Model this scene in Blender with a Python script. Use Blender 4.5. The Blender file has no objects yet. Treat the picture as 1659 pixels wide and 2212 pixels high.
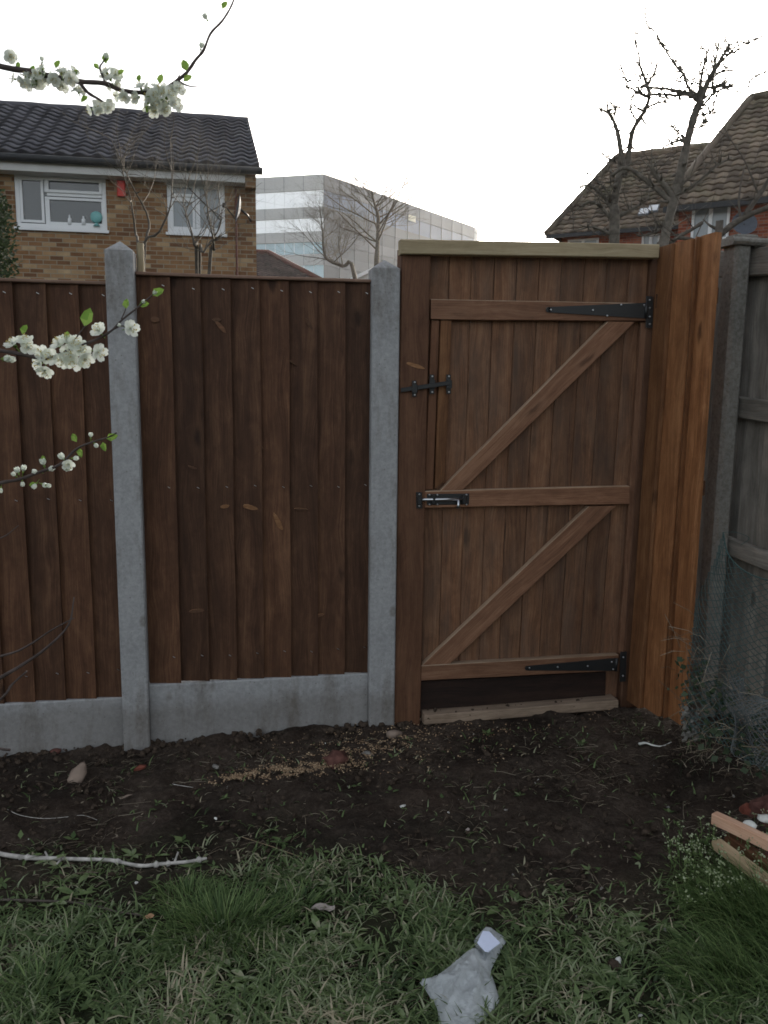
import bpy, math, random
from mathutils import Vector, noise
V = Vector
random.seed(7)
S = bpy.context.scene
COL = S.collection
R = random.random
def U(a, b): return random.uniform(a, b)
rad = math.radians

# ------------------------------------------------------------------ camera
YAW, PITCH, ROLL = rad(10.5), rad(8.75), rad(0.6)
FOC = 1790.0                      # focal length in units of a 1659 x 2212 picture
CX, CY = 829.5, 1106.0
CAM = V((0, -3.7, 1.6))
fw = V((math.sin(YAW)*math.cos(PITCH), math.cos(YAW)*math.cos(PITCH), -math.sin(PITCH)))
r0 = V((math.cos(YAW), -math.sin(YAW), 0)); u0 = r0.cross(fw)
rt = r0*math.cos(ROLL) + u0*math.sin(ROLL)
up = u0*math.cos(ROLL) - r0*math.sin(ROLL)
cd = bpy.data.cameras.new('camera'); cam = bpy.data.objects.new('camera', cd); COL.objects.link(cam)
from mathutils import Matrix
cam.matrix_world = Matrix(((rt.x, up.x, -fw.x, CAM.x), (rt.y, up.y, -fw.y, CAM.y), (rt.z, up.z, -fw.z, CAM.z), (0, 0, 0, 1)))
cd.sensor_width = 36; cd.sensor_fit = 'AUTO'; cd.lens = FOC/2212*36
cd.clip_start = .05; cd.clip_end = 3000
S.camera = cam
S.render.resolution_x, S.render.resolution_y = 768, 1024

# ------------------------------------------------------------------ world, sun, exposure
SUN_AZ, SUN_EL = rad(31.5), rad(13.5)
w = bpy.data.worlds.new('World'); S.world = w; w.use_nodes = True
nt = w.node_tree; nt.nodes.clear()
sk = nt.nodes.new('ShaderNodeTexSky'); sk.sky_type = 'NISHITA'; sk.sun_disc = False
sk.sun_elevation = SUN_EL; sk.sun_rotation = SUN_AZ
sk.air_density = 1.0; sk.dust_density = 4.0; sk.ozone_density = 1.0
hs = nt.nodes.new('ShaderNodeHueSaturation'); hs.inputs['Saturation'].default_value = .30
bg = nt.nodes.new('ShaderNodeBackground'); bg.inputs['Strength'].default_value = .15
wo = nt.nodes.new('ShaderNodeOutputWorld')
nt.links.new(sk.outputs[0], hs.inputs['Color']); nt.links.new(hs.outputs[0], bg.inputs[0]); nt.links.new(bg.outputs[0], wo.inputs[0])
sl = bpy.data.lights.new('sun', 'SUN'); sl.energy = 4; sl.angle = rad(.5); sl.color = (1, .9, .74)
so = bpy.data.objects.new('sun', sl); COL.objects.link(so)
sd = V((math.sin(SUN_AZ)*math.cos(SUN_EL), math.cos(SUN_AZ)*math.cos(SUN_EL), math.sin(SUN_EL)))
so.rotation_euler = sd.to_track_quat('Z', 'Y').to_euler(); so.location = (10, 10, 30)
S.view_settings.view_transform = 'Standard'; S.view_settings.look = 'None'
S.view_settings.gamma = 1; S.view_settings.exposure = 1.3
S.cycles.filter_width = 1.7
S.cycles.max_bounces = 8; S.cycles.transparent_max_bounces = 16

# ------------------------------------------------------------------ geometry helpers
def ray(px, py): return fw + rt*((px-CX)/FOC) + up*((CY-py)/FOC)
def at(px, py, y=0.0):            # point on the vertical plane Y = y
    d = ray(px, py); return CAM + d*((y-CAM.y)/d.y)
def dep(px, py, z): return CAM + ray(px, py)*z
def onpl(px, py, P, D):           # point on a vertical plane through P along D
    n = V((D[1], -D[0], 0)); d = ray(px, py); return CAM + d*((V(P)-CAM).dot(n)/d.dot(n))
def terr(x, y):
    z = -.03 + .03*noise.noise(V((x*.7, y*.7, 3.1))) + .035*max(0, min(1, (x-.9)/.6))*max(0, 1-abs(y+.1)/.9)
    if x < 0: z += .03*x*max(0, 1+y/1.5) if y > -1.5 else 0
    if x > 1.7: z += .06*min(1, (x-1.7)/.6)*max(0, 1-abs(y+.8)/.8)
    return max(z, -.16)
def soilness(x, y):               # 1 bare soil, 0 lawn
    e = -1.12 + .25*noise.noise(V((x*1.3, 7, 0))) + (-.38*max(0, min(1, (x-.2)/.7)))
    if x > 1.3: e -= .05
    return max(0, min(1, (y-e+.35*noise.noise(V((x*3, y*3, 5))))/.75+.5))
def gr(px, py, lift=0):           # point on the ground seen at that pixel
    d = ray(px, py); z = -.03
    for _ in range(6):
        t = (z-CAM.z)/d.z; p = CAM+d*t; z = terr(p.x, p.y)
    return V((p.x, p.y, z+lift))

class MB:
    def __init__(s): s.v = []; s.f = []; s.m = []; s.uv = []; s.c = []; s.sm = []
    def face(s, idx, m=0, uv=None, c=.5, sm=False):
        s.f.append(idx); s.m.append(m); s.uv.append(uv or [(0, 0)]*len(idx)); s.c.append(c); s.sm.append(sm)
    def sweep(s, sec, path, B, C, m=0, caps=True, sm=False, seed=None, scale=None, tint=None):
        # section points (b, c) swept along path; B, C constant or per-point vectors
        n = len(sec); seed = R() if seed is None else seed; t = R() if tint is None else tint
        L = 0; rings = []; Ls = []
        per = [0]
        B0 = B[0] if isinstance(B, list) else B; C0 = C[0] if isinstance(C, list) else C
        for k in range(n):
            a, b = sec[k], sec[(k+1) % n]; per.append(per[-1]+((B0*(b[0]-a[0])+C0*(b[1]-a[1])).length))
        for i, p in enumerate(path):
            if i: L += (path[i]-path[i-1]).length
            Ls.append(L); base = len(s.v)
            b = B[i] if isinstance(B, list) else B; c = C[i] if isinstance(C, list) else C
            k_ = scale[i] if scale else 1
            for q in sec: s.v.append(p+b*q[0]*k_+c*q[1]*k_)
            rings.append(base)
        su, sv = seed*37, seed*11.3
        for i in range(len(path)-1):
            for k in range(n):
                a, b = rings[i]+k, rings[i]+(k+1) % n
                s.face([a, b, rings[i+1]+(k+1) % n, rings[i+1]+k], m,
                       [(Ls[i]+su, per[k]+sv), (Ls[i]+su, per[k+1]+sv), (Ls[i+1]+su, per[k+1]+sv), (Ls[i+1]+su, per[k]+sv)], t, sm)
        if caps:
            for r_, rev in ((rings[0], True), (rings[-1], False)):
                ids = [r_+k for k in range(n)]
                if rev: ids = ids[::-1]
                s.face(ids, m, [(su+q*.004, sv+.07*q) for q in range(n)], t)
    def plank(s, p0, p1, W, T, m=0, seg=1, wob=0, ch=.004, **k):
        # bar from p0 to p1 (edge-centre line), full width vector W, full thickness vector T
        a = ch/W.length; b = ch/T.length
        sec = [(-.5+a, -.5), (.5-a, -.5), (.5, -.5+b), (.5, .5-b), (.5-a, .5), (-.5+a, .5), (-.5, .5-b), (-.5, -.5+b)]
        path = []; o1, o2 = U(0, 50), U(0, 50); Wn, Tn = W.normalized(), T.normalized()
        for i in range(seg+1):
            t = i/seg; p = p0.lerp(p1, t)
            if wob: p = p + Wn*wob*noise.noise(V((t*2.3+o1, 0, 0))) + Tn*wob*noise.noise(V((t*2.3+o2, 5, 0)))
            path.append(p)
        s.sweep(sec, path, W, T, m, **k)
    def box(s, a, b, m=0, ch=.002, **k):
        a, b = V(a), V(b); c = (a+b)/2; d = [abs(b[i]-a[i]) for i in range(3)]
        ax = d.index(max(d)); E = [V((1, 0, 0)), V((0, 1, 0)), V((0, 0, 1))]
        o = [i for i in range(3) if i != ax]
        s.plank(c-E[ax]*d[ax]/2, c+E[ax]*d[ax]/2, E[o[0]]*d[o[0]], E[o[1]]*d[o[1]], m, ch=min(ch, d[o[0]]*.3, d[o[1]]*.3), **k)
    def tube(s, pts, r, n=6, m=0, caps=True, **k):
        rs = r if isinstance(r, (list, tuple)) else [r]*len(pts)
        Bs, Cs = [], []; pb = None
        for i in range(len(pts)):
            t = (pts[min(i+1, len(pts)-1)]-pts[max(i-1, 0)])
            if t.length < 1e-9: t = V((0, 0, 1))
            t.normalize()
            if pb is None: pb = t.orthogonal().normalized()
            b = pb - t*pb.dot(t)
            b = b.normalized() if b.length > 1e-6 else t.orthogonal().normalized()
            pb = b; Bs.append(b); Cs.append(t.cross(b))
        sec = [(math.cos(2*math.pi*q/n), math.sin(2*math.pi*q/n)) for q in range(n)]
        s.sweep(sec, pts, Bs, Cs, m, caps, True, scale=rs, **k)
    def quad(s, p, m=0, uv=None, c=None, sm=False):
        b = len(s.v); s.v += [V(q) for q in p]
        s.face(list(range(b, b+len(p))), m, uv, R() if c is None else c, sm)
    def blob(s, c, r, m=0, ax=(1, 1, 1), rough=.25, sub=1, rot=None, sm=True, tint=None):
        vs, fs = ICO[sub]; b = len(s.v); o = V((U(0, 99), U(0, 99), U(0, 99))); t = R() if tint is None else tint
        rot = rot or Matrix.Rotation(U(0, 6.28), 3, V((U(-1, 1), U(-1, 1), U(-1, 1)+.01)).normalized())
        for q in vs:
            k = 1+rough*noise.noise(q*1.7+o)*1.6
            s.v.append(V(c)+rot @ V((q.x*ax[0]*r*k, q.y*ax[1]*r*k, q.z*ax[2]*r*k)))
        for f in fs: s.face([b+i for i in f], m, None, t, sm)
    def build(s, name, mats, parent=None, loc=None):
        me = bpy.data.meshes.new(name)
        if parent is not None: loc = parent.get('_l') or (0, 0, 0)
        if loc is None: loc = (0, 0, 0)
        l = V(loc)
        me.from_pydata([tuple(p-l) for p in s.v], [], s.f)
        mats = mats if isinstance(mats, list) else [mats]
        for m in mats: me.materials.append(m)
        me.polygons.foreach_set('material_index', s.m)
        me.polygons.foreach_set('use_smooth', s.sm)
        uvl = me.uv_layers.new(name='UVMap')
        flat = [c for f in s.uv for q in f for c in q]
        uvl.data.foreach_set('uv', flat)
        at_ = me.attributes.new('rnd', 'FLOAT', 'FACE'); at_.data.foreach_set('value', s.c)
        me.update()
        o = bpy.data.objects.new(name, me); COL.objects.link(o)
        if parent is not None: o.parent = parent
        else: o.location = l
        if parent is not None: o['_l'] = list(l)
        return o
def _ico():
    import bmesh
    out = {}
    for k in (1, 2, 3):
        bm = bmesh.new(); bmesh.ops.create_icosphere(bm, subdivisions=k, radius=1)
        out[k] = ([v.co.copy() for v in bm.verts], [[v.index for v in f.verts] for f in bm.faces]); bm.free()
    return out
ICO = _ico()
def tag(o, label=None, cat=None, group=None, kind=None):
    if label: o['label'] = label
    if cat: o['category'] = cat
    if group: o['group'] = group
    if kind: o['kind'] = kind
    return o
def empty(name, loc, label, cat, group=None):
    o = bpy.data.objects.new(name, None); COL.objects.link(o); o.location = loc
    o.empty_display_size = .1; o['_l'] = list(loc)
    return tag(o, label, cat, group)

# ------------------------------------------------------------------ materials
class NT:
    def __init__(s, name):
        s.mat = bpy.data.materials.new(name); s.mat.use_nodes = True; s.t = s.mat.node_tree
        s.b = s.t.nodes['Principled BSDF']; s.out = s.t.nodes['Material Output']
    def n(s, typ, ins=None, **pr):
        nd = s.t.nodes.new(typ)
        for k, v in pr.items(): setattr(nd, k, v)
        for k, v in (ins or {}).items(): s.set(nd.inputs[k], v)
        return nd
    def set(s, sock, v):
        if hasattr(v, 'is_output') or isinstance(v, bpy.types.NodeSocket): s.t.links.new(v, sock)
        else: sock.default_value = v
    def math(s, op, a, b=0.0, c=0.0): return s.n('ShaderNodeMath', {0: a, 1: b, 2: c}, operation=op).outputs[0]
    def mix(s, f, a, b, bt='MIX'):
        nd = s.n('ShaderNodeMix', {0: f}, data_type='RGBA', blend_type=bt)
        s.set(nd.inputs[6], a if not isinstance(a, tuple) else (*a[:3], 1)); s.set(nd.inputs[7], b if not isinstance(b, tuple) else (*b[:3], 1))
        return nd.outputs[2]
    def ramp(s, f, stops, interp='LINEAR'):
        nd = s.n('ShaderNodeValToRGB', {0: f}); cr = nd.color_ramp; cr.interpolation = interp
        while len(cr.elements) < len(stops): cr.elements.new(.5)
        for e, (p, c) in zip(cr.elements, stops):
            e.position = p; e.color = (*c, 1) if len(c) == 3 else c
        return nd.outputs[0]
    def noise(s, vec, scale, det=4, rough=.55, dist=0): return s.n('ShaderNodeTexNoise', {'Vector': vec, 'Scale': scale, 'Detail': det, 'Roughness': rough, 'Distortion': dist}).outputs[0]
    def map(s, vec, sc=(1, 1, 1), loc=(0, 0, 0)): return s.n('ShaderNodeMapping', {'Vector': vec, 'Scale': sc, 'Location': loc}).outputs[0]
    def bump(s, h, st=.3, d=.01): s.set(s.b.inputs['Normal'], s.n('ShaderNodeBump', {'Height': h, 'Strength': st, 'Distance': d}).outputs[0])
    def fin(s, col, rough=.7, spec=.3, metal=0):
        s.set(s.b.inputs['Base Color'], (*col, 1) if isinstance(col, tuple) and len(col) == 3 else col)
        s.set(s.b.inputs['Roughness'], rough); s.set(s.b.inputs['Specular IOR Level'], spec); s.set(s.b.inputs['Metallic'], metal)
        return s.mat
def rnd(g): return g.n('ShaderNodeAttribute', attribute_name='rnd').outputs['Fac']
G3 = lambda v: (v, v, v)
def wood(name, dark, mid, light, grey=None, rough=.7, knots=.5, stain=.5):
    g = NT(name); uv = g.n('ShaderNodeTexCoord').outputs['UV']; t = rnd(g)
    wv = g.noise(g.map(uv, (1.2, 6, 1)), 1.5, 3)
    warp = g.n('ShaderNodeVectorMath', {0: g.map(uv, (1, 1, 1)), 1: g.n('ShaderNodeCombineXYZ', {0: 0.0, 1: g.math('MULTIPLY', g.noise(g.map(uv, (1.6, 4, 1)), 1.0, 2), .11), 2: 0.0}).outputs[0]}, operation='ADD').outputs[0]
    grain = g.noise(g.map(warp, (2.4, 120, 1)), 1.6, 6, .72, .6)
    broad = g.noise(g.map(warp, (.9, 22, 1)), 1.0, 3, .55)
    mott = g.noise(g.map(uv, (6, 13, 1), (3, 7, 0)), 1.3, 8, .72, .5)
    col = g.ramp(g.math('ADD', g.math('MULTIPLY', grain, .42), g.math('ADD', g.math('MULTIPLY', broad, .28), g.math('MULTIPLY', mott, .30))), [(.39, dark), (.5, mid), (.61, light)])
    vo = g.n('ShaderNodeTexVoronoi', {'Vector': g.map(uv, (2.6, 6.5, 1)), 'Scale': 1.0, 'Randomness': 1.0})
    kd = g.math('ADD', vo.outputs['Distance'], g.math('MULTIPLY', g.math('SUBTRACT', g.noise(g.map(uv, (14, 40, 1)), 1, 3), .5), .2))
    kmask = g.ramp(kd, [(.07, G3(1)), (.13, G3(.5)), (.24, G3(0))])
    kon = g.math('GREATER_THAN', g.n('ShaderNodeSeparateColor', {0: vo.outputs['Color']}).outputs[0], .5)
    col = g.mix(g.math('MULTIPLY', g.math('MULTIPLY', kmask, kon), knots), col, tuple(x*.35 for x in dark))
    halo = g.ramp(kd, [(.10, G3(0)), (.17, G3(.6)), (.30, G3(0))])
    col = g.mix(g.math('MULTIPLY', g.math('MULTIPLY', halo, kon), knots*.8), col, light)
    st = g.noise(g.map(uv, (1.3, 5, 1), (9, 3, 0)), 1.8, 5, .6)
    col = g.mix(g.math('MULTIPLY', g.ramp(st, [(.42, G3(0)), (.68, G3(1))]), stain), col, grey or tuple(x*.45 for x in mid))
    col = g.mix(1, col, g.ramp(t, [(0, G3(.62)), (.5, G3(.95)), (1, (1.35, 1.28, 1.2))]), 'MULTIPLY')
    g.bump(g.math('ADD', g.math('MULTIPLY', grain, .5), g.math('MULTIPLY', wv, .7)), .3, .004)
    return g.fin(col, rough, .25)
FB = wood('fence_brown_wood', (.044, .019, .010), (.088, .041, .022), (.16, .082, .045), knots=.75, stain=.5)
GB = wood('gate_brown_wood', (.078, .037, .020), (.155, .078, .043), (.25, .138, .078), grey=(.075, .06, .05), knots=.7, stain=.5)
CR2 = wood('dusty_lit_top_edge', (.26, .17, .11), (.40, .28, .19), (.52, .40, .29), knots=0, stain=.2)  # upper faces of ledges and braces: sawdust plus sky light put into the colour
SHD = wood('ledge_shade_wood', (.010, .006, .005), (.022, .012, .009), (.04, .022, .015), knots=.3, stain=.3)  # near-black tone stands for the shade below the bottom ledge
GR = wood('gate_rail_wood', (.125, .060, .034), (.23, .115, .066), (.34, .19, .115), knots=.6, stain=.3)
PW = wood('gate_post_wood', (.060, .027, .015), (.108, .052, .029), (.155, .080, .046), knots=.7, stain=.35)
OW = wood('orange_fence_wood', (.12, .050, .022), (.225, .10, .042), (.37, .185, .085), knots=.85, stain=.35)
HW = wood('green_treated_timber', (.24, .19, .11), (.33, .27, .17), (.42, .355, .24), knots=.25, stain=.2)
CR = wood('capping_wood', (.16, .09, .06), (.24, .15, .11), (.34, .23, .17), knots=.2, stain=.3)
GW = wood('weathered_grey_wood', (.11, .10, .088), (.19, .177, .158), (.29, .272, .245), grey=(.06, .062, .055), knots=.8, stain=.6)
LW = wood('bare_cut_wood', (.50, .28, .18), (.62, .38, .26), (.70, .47, .34), knots=.2, stain=.1)
TW = wood('tan_cut_wood', (.36, .27, .16), (.46, .35, .22), (.55, .43, .28), knots=.2, stain=.2)
SC2 = wood('dull_knot_wood', (.06, .03, .017), (.10, .052, .03), (.15, .08, .045), knots=0, stain=.1)
SC = wood('torn_knot_wood', (.14, .065, .03), (.26, .13, .06), (.40, .22, .11), knots=0, stain=.1)

def concrete(name, a, b, dirt, dz=.3):
    g = NT(name); o = g.n('ShaderNodeTexCoord').outputs['Object']
    n1 = g.noise(o, 3.5, 6, .65); n2 = g.noise(o, 60, 3, .7); n3 = g.noise(g.map(o, (9, 9, 2.2)), 1.1, 6, .68)
    col = g.ramp(n1, [(.3, a), (.7, b)])
    col = g.mix(g.math('MULTIPLY', g.ramp(n3, [(.50, G3(0)), (.68, G3(1))]), .8), col, dirt)
    sp = g.n('ShaderNodeTexVoronoi', {'Vector': g.map(o, (1, 1, .6)), 'Scale': 7.0}).outputs['Distance']
    col = g.mix(g.math('MULTIPLY', g.ramp(g.math('ADD', sp, g.math('MULTIPLY', g.noise(o, 24, 3), .16)), [(.13, G3(1)), (.22, G3(0))]), .75), col, dirt)
    col = g.mix(.25, col, g.ramp(n2, [(.3, G3(.1)), (.7, G3(.5))]))
    ph = g.n('ShaderNodeTexVoronoi', {'Vector': o, 'Scale': 42.0}); pm = g.math('MULTIPLY', g.ramp(ph.outputs['Distance'], [(.10, G3(1)), (.16, G3(0))]), g.math('GREATER_THAN', g.n('ShaderNodeSeparateColor', {0: ph.outputs['Color']}).outputs[0], .7))
    col = g.mix(g.math('MULTIPLY', pm, .6), col, dirt)
    gz = g.n('ShaderNodeSeparateXYZ', {0: o}).outputs['Z']
    mud = g.math('SUBTRACT', 1, g.math('DIVIDE', g.math('ADD', gz, g.math('MULTIPLY', n1, -.22)), dz*.25))
    mc = g.n('ShaderNodeClamp', {0: mud}).outputs[0]
    col = g.mix(g.math('MULTIPLY', mc, .38), col, (.09, .07, .05))
    g.bump(g.math('ADD', n2, g.math('MULTIPLY', n1, 1.5)), .35, .003)
    return g.fin(col, .9, .2)
CON = concrete('concrete', (.27, .275, .28), (.36, .365, .37), (.14, .125, .11))
OCON = concrete('old_mossy_concrete', (.105, .095, .078), (.175, .16, .13), (.08, .075, .055))

def simple(name, c, rough=.6, spec=.3, metal=0, var=.15, sc=8):
    g = NT(name); o = g.n('ShaderNodeTexCoord').outputs['Object']
    col = g.mix(1, (*c, 1), g.ramp(g.noise(o, sc, 4), [(.3, G3(1-var)), (.7, G3(1+var))]), 'MULTIPLY')
    return g.fin(col, rough, spec, metal)
BLK = simple('black_iron', (.012, .013, .014), .45, .5)
ZN = simple('zinc', (.55, .57, .6), .28, .5, 1)
WPL = simple('white_upvc', (.72, .74, .76), .35, .5, 0, .04, 1)
FAS = simple('fascia_paint', (.55, .55, .54), .5, .3, 0, .08, 2)
DKP = simple('dark_gutter', (.03, .032, .035), .5)
GRM = simple('grey_metal', (.2, .22, .25), .5, .5)
DSH = simple('dark_dish_paint', (.09, .10, .12), .8, .2)
REDP = simple('red_plastic', (.55, .06, .05), .45)
WIRE = simple('green_wire', (.04, .075, .072), .55)
BARK = simple('dark_bark', (.13, .115, .095), .9, .2, 0, .35, 20)
BARK2 = simple('grey_bark', (.095, .082, .068), .9, .2, 0, .35, 30)
TWIG = simple('twig_bark', (.07, .055, .05), .8, .2, 0, .3, 60)
PSTK = simple('bleached_wood', (.42, .40, .37), .8, .2, 0, .4, 40)
STONE = simple('beige_stone', (.26, .2, .16), .85, .2, 0, .15, 20)
WCHIP = simple('white_chip', (.62, .62, .58), .8, .2, 0, .2, 30)
GCHIP = simple('grey_chip', (.2, .19, .175), .9, .2, 0, .4, 30)
BRK = simple('red_brick_rubble', (.20, .065, .045), .9, .2, 0, .35, 30)
BRK2 = simple('dull_brick_rubble', (.12, .055, .045), .9, .2, 0, .4, 30)
LEAFT = simple('tan_leaf', (.42, .25, .14), .7)

def glass(name, c, rough=.08):
    g = NT(name); o = g.n('ShaderNodeTexCoord').outputs['Object']
    g.bump(g.noise(o, 1.5, 2), .05, .02)
    return g.fin(c, rough, .8)
PANE = glass('window_glass', (.035, .042, .05))
CURT = glass('curtained_glass', (.22, .25, .27), .25)
def bricks(name, ramp, mortar, az=0.0, bw=.225, bh=.075):
    g = NT(name); gm = g.n('ShaderNodeNewGeometry').outputs['Position']
    s = g.n('ShaderNodeSeparateXYZ', {0: gm})
    x = g.math('ADD', g.math('MULTIPLY', s.outputs[0], math.sin(az)), g.math('MULTIPLY', s.outputs[1], math.cos(az)))
    n = g.noise(gm, 7, 3)
    z = g.math('DIVIDE', s.outputs[2], bh); row = g.math('FLOOR', z)
    xx = g.math('ADD', g.math('DIVIDE', x, bw), g.math('MULTIPLY', g.math('MODULO', row, 2), .5)); colm = g.math('FLOOR', xx)
    wn = g.n('ShaderNodeTexWhiteNoise', {'Vector': g.n('ShaderNodeCombineXYZ', {0: colm, 1: row, 2: 1.0}).outputs[0]}).outputs[0]
    c = g.ramp(wn, ramp)
    c = g.mix(.35, c, g.ramp(n, [(.3, G3(.05)), (.75, G3(.45))]), 'OVERLAY')
    fx = g.math('ABSOLUTE', g.math('SUBTRACT', g.math('FRACT', xx), .5)); fz = g.math('ABSOLUTE', g.math('SUBTRACT', g.math('FRACT', z), .5))
    m = g.math('MAXIMUM', g.math('GREATER_THAN', fx, .5-.006/bw*1.2), g.math('GREATER_THAN', fz, .5-.0065/bh*1.1))
    c = g.mix(m, c, mortar); g.bump(g.math('SUBTRACT', 1, m), .5, .006)
    return g.fin(c, .9, .2)
BL = bricks('buff_brick', [(0, (.17, .085, .045)), (.3, (.26, .135, .065)), (.6, (.32, .18, .09)), (.85, (.41, .26, .14)), (1, (.50, .36, .21))], (.27, .23, .17), rad(90))
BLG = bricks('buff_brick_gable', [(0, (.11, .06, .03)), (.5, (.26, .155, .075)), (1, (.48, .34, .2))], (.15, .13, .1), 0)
BR = bricks('red_brick', [(0, (.22, .06, .035)), (.5, (.36, .11, .065)), (1, (.46, .17, .10))], (.26, .19, .16), rad(132))

def tiles(name, a, b, moss=None):
    g = NT(name); o = g.n('ShaderNodeTexCoord').outputs['Object']; t = rnd(g)
    c = g.ramp(t, [(0, a), (1, b)])
    c = g.mix(1, c, g.ramp(g.noise(o, 1.4, 6, .65), [(.3, G3(.75)), (.7, G3(1.3))]), 'MULTIPLY')
    if moss: c = g.mix(g.math('MULTIPLY', g.ramp(g.noise(o, .9, 5, .7), [(.5, G3(0)), (.7, G3(1))]), .6), c, moss)
    g.bump(g.noise(o, 30, 4), .4, .01)
    return g.fin(c, .8, .3)
TL = tiles('dark_roof_tiles', (.09, .088, .10), (.135, .132, .146))
TR = tiles('brown_roof_tiles', (.10, .078, .06), (.23, .18, .135), (.13, .13, .07))
TS = tiles('brown_slate_tiles', (.06, .045, .04), (.11, .08, .07))

# ------------------------------------------------------------------ ground
def soilmat():
    g = NT('soil_and_turf'); o = g.n('ShaderNodeNewGeometry').outputs['Position']; t = g.n('ShaderNodeAttribute', attribute_name='soil').outputs['Fac']
    a = g.noise(o, 5, 8, .7); b = g.noise(o, 38, 6, .75)
    c = g.ramp(b, [(.24, (.024, .018, .014)), (.5, (.060, .046, .036)), (.76, (.13, .103, .082))])
    c = g.mix(g.ramp(a, [(.4, G3(0)), (.65, G3(.6))]), c, (.038, .024, .017))
    dm = g.noise(o, 1.7, 4, .6); c = g.mix(1, c, g.ramp(dm, [(.38, G3(.55)), (.62, G3(1.35))]), 'MULTIPLY')
    turf = g.ramp(b, [(.25, (.010, .014, .006)), (.55, (.028, .034, .015)), (.8, (.07, .062, .033))])
    c = g.mix(t, turf, c)
    g.bump(g.math('ADD', b, a), .9, .025)
    return g.fin(c, .95, .15)
mb = MB(); cols = {}
xs = [-240, -120, -40, -15, -8, -5, -4] + [-3.2+.022*i for i in range(int(7.0/.022))] + [4, 5, 8, 15, 40, 120, 240]
ys = [-60, -20, -8, -5] + [-3.2+.022*i for i in range(int(3.7/.022))] + [.7, 1, 2, 5, 9, 20, 60, 150, 300]
for j, y in enumerate(ys):
    for i, x in enumerate(xs):
        z = terr(max(-4, min(4, x)), max(-4, min(1, y)))
        if -3.2 <= x <= 4 and -3.2 <= y <= .7:
            s_ = soilness(x, y)
            z += (.006+.015*s_)*noise.fractal(V((x*14, y*14, 0)), .8, 2.1, 4) + .026*s_*noise.noise(V((x*5, y*5, 9)))
            if y > -.12: z = z
        mb.v.append(V((x, y, z)))
NX = len(xs)
for j in range(len(ys)-1):
    for i in range(NX-1):
        a = j*NX+i; mb.face([a, a+1, a+1+NX, a+NX], 0, None, 0, True)
ground = mb.build('ground', soilmat())
at_ = ground.data.attributes.new('soil', 'FLOAT', 'POINT')
at_.data.foreach_set('value', [soilness(x, y) if (abs(x) < 4 and -4 < y < 1) else .3 for y in ys for x in xs])
tag(ground, kind='structure')

# ------------------------------------------------------------------ new fence on concrete posts
def post(x0, x1, h, label):
    mb = MB(); c = (x0+x1)/2; hw = (x1-x0)/2; bl = -.3
    base = V((c, .06, terr(c, 0)))
    a = hw; b = .06; e = .006
    sec = [(-a+e, -b), (a-e, -b), (a, -b+e), (a, b-e), (a-e, b), (-a+e, b), (-a, b-e), (-a, -b+e)]
    X, Y = V((1, 0, 0)), V((0, 1, 0))
    path = [V((c, .06, z)) for z in (bl, .5, 1, 1.5, h-.044)]
    mb.sweep(sec, path, X, Y, caps=False)
    ap = len(mb.v); mb.v.append(V((c, .06, h)))
    ring = list(range(4*8, 5*8))
    for k in range(8): mb.face([ring[k], ring[(k+1) % 8], ap])
    return tag(mb.build('concrete_post', CON, loc=(c, .06, 0)), label, 'fence post', 'square concrete fence posts')
post(-.502, -.387, 2.184, 'left square grey concrete fence post with pyramid top in front of the brick house')
post(.624, .748, 2.150, 'grey concrete fence post with pyramid top standing against the gate post')
def gravel(x0, x1, ztop, label):
    mb = MB(); mb.box((x0, .045, -.25), (x1, .095, ztop), ch=.006)
    # recessed face margin
    return tag(mb.build('gravel_board', CON, loc=((x0+x1)/2, .07, 0)), label, 'gravel board', 'concrete gravel boards under the fence panels')
gravel(-.386, .623, .234, 'concrete gravel board between the two concrete posts')
gravel(-1.95, -.503, .182, 'concrete gravel board at the left edge below the left fence panel')
def feather(mb, p, W, T, H, bw, n, off, z0, z1, jit=.004, seed0=0, flip=False, m=0, wobble=.003, tints=None):
    """feather-edge boards: thick edge overlaps the next board's thin edge; p start, W dir along fence, T dir towards viewer"""
    for k in range(n):
        a = p+W*(bw*k)
        th, tn = .015, .004
        zz0 = z0+U(-jit, jit); zz1 = z1+U(-jit, jit)*.3
        o1 = U(0, 99)
        sec = [(0, 0), (bw*1.12, 0), (bw*1.12, th) if not flip else (bw*1.12, tn), (0, tn) if not flip else (0, th)]
        path = [a + T*(.004*(k % 2)*0) + V((0, 0, zz0+(zz1-zz0)*i/8)) + T*wobble*noise.noise(V((i*.4+o1, 0, 0))) + W*wobble*noise.noise(V((i*.4+o1, 7, 0))) for i in range(9)]
        # lay each board so that its thick edge stands over its neighbour
        sec = [(b, c+(.009*(b/bw) if not flip else .009*(1-b/bw))) for b, c in sec]
        mb.sweep(sec, path, W, T, m, tint=(tints[k] if tints else None))
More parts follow.
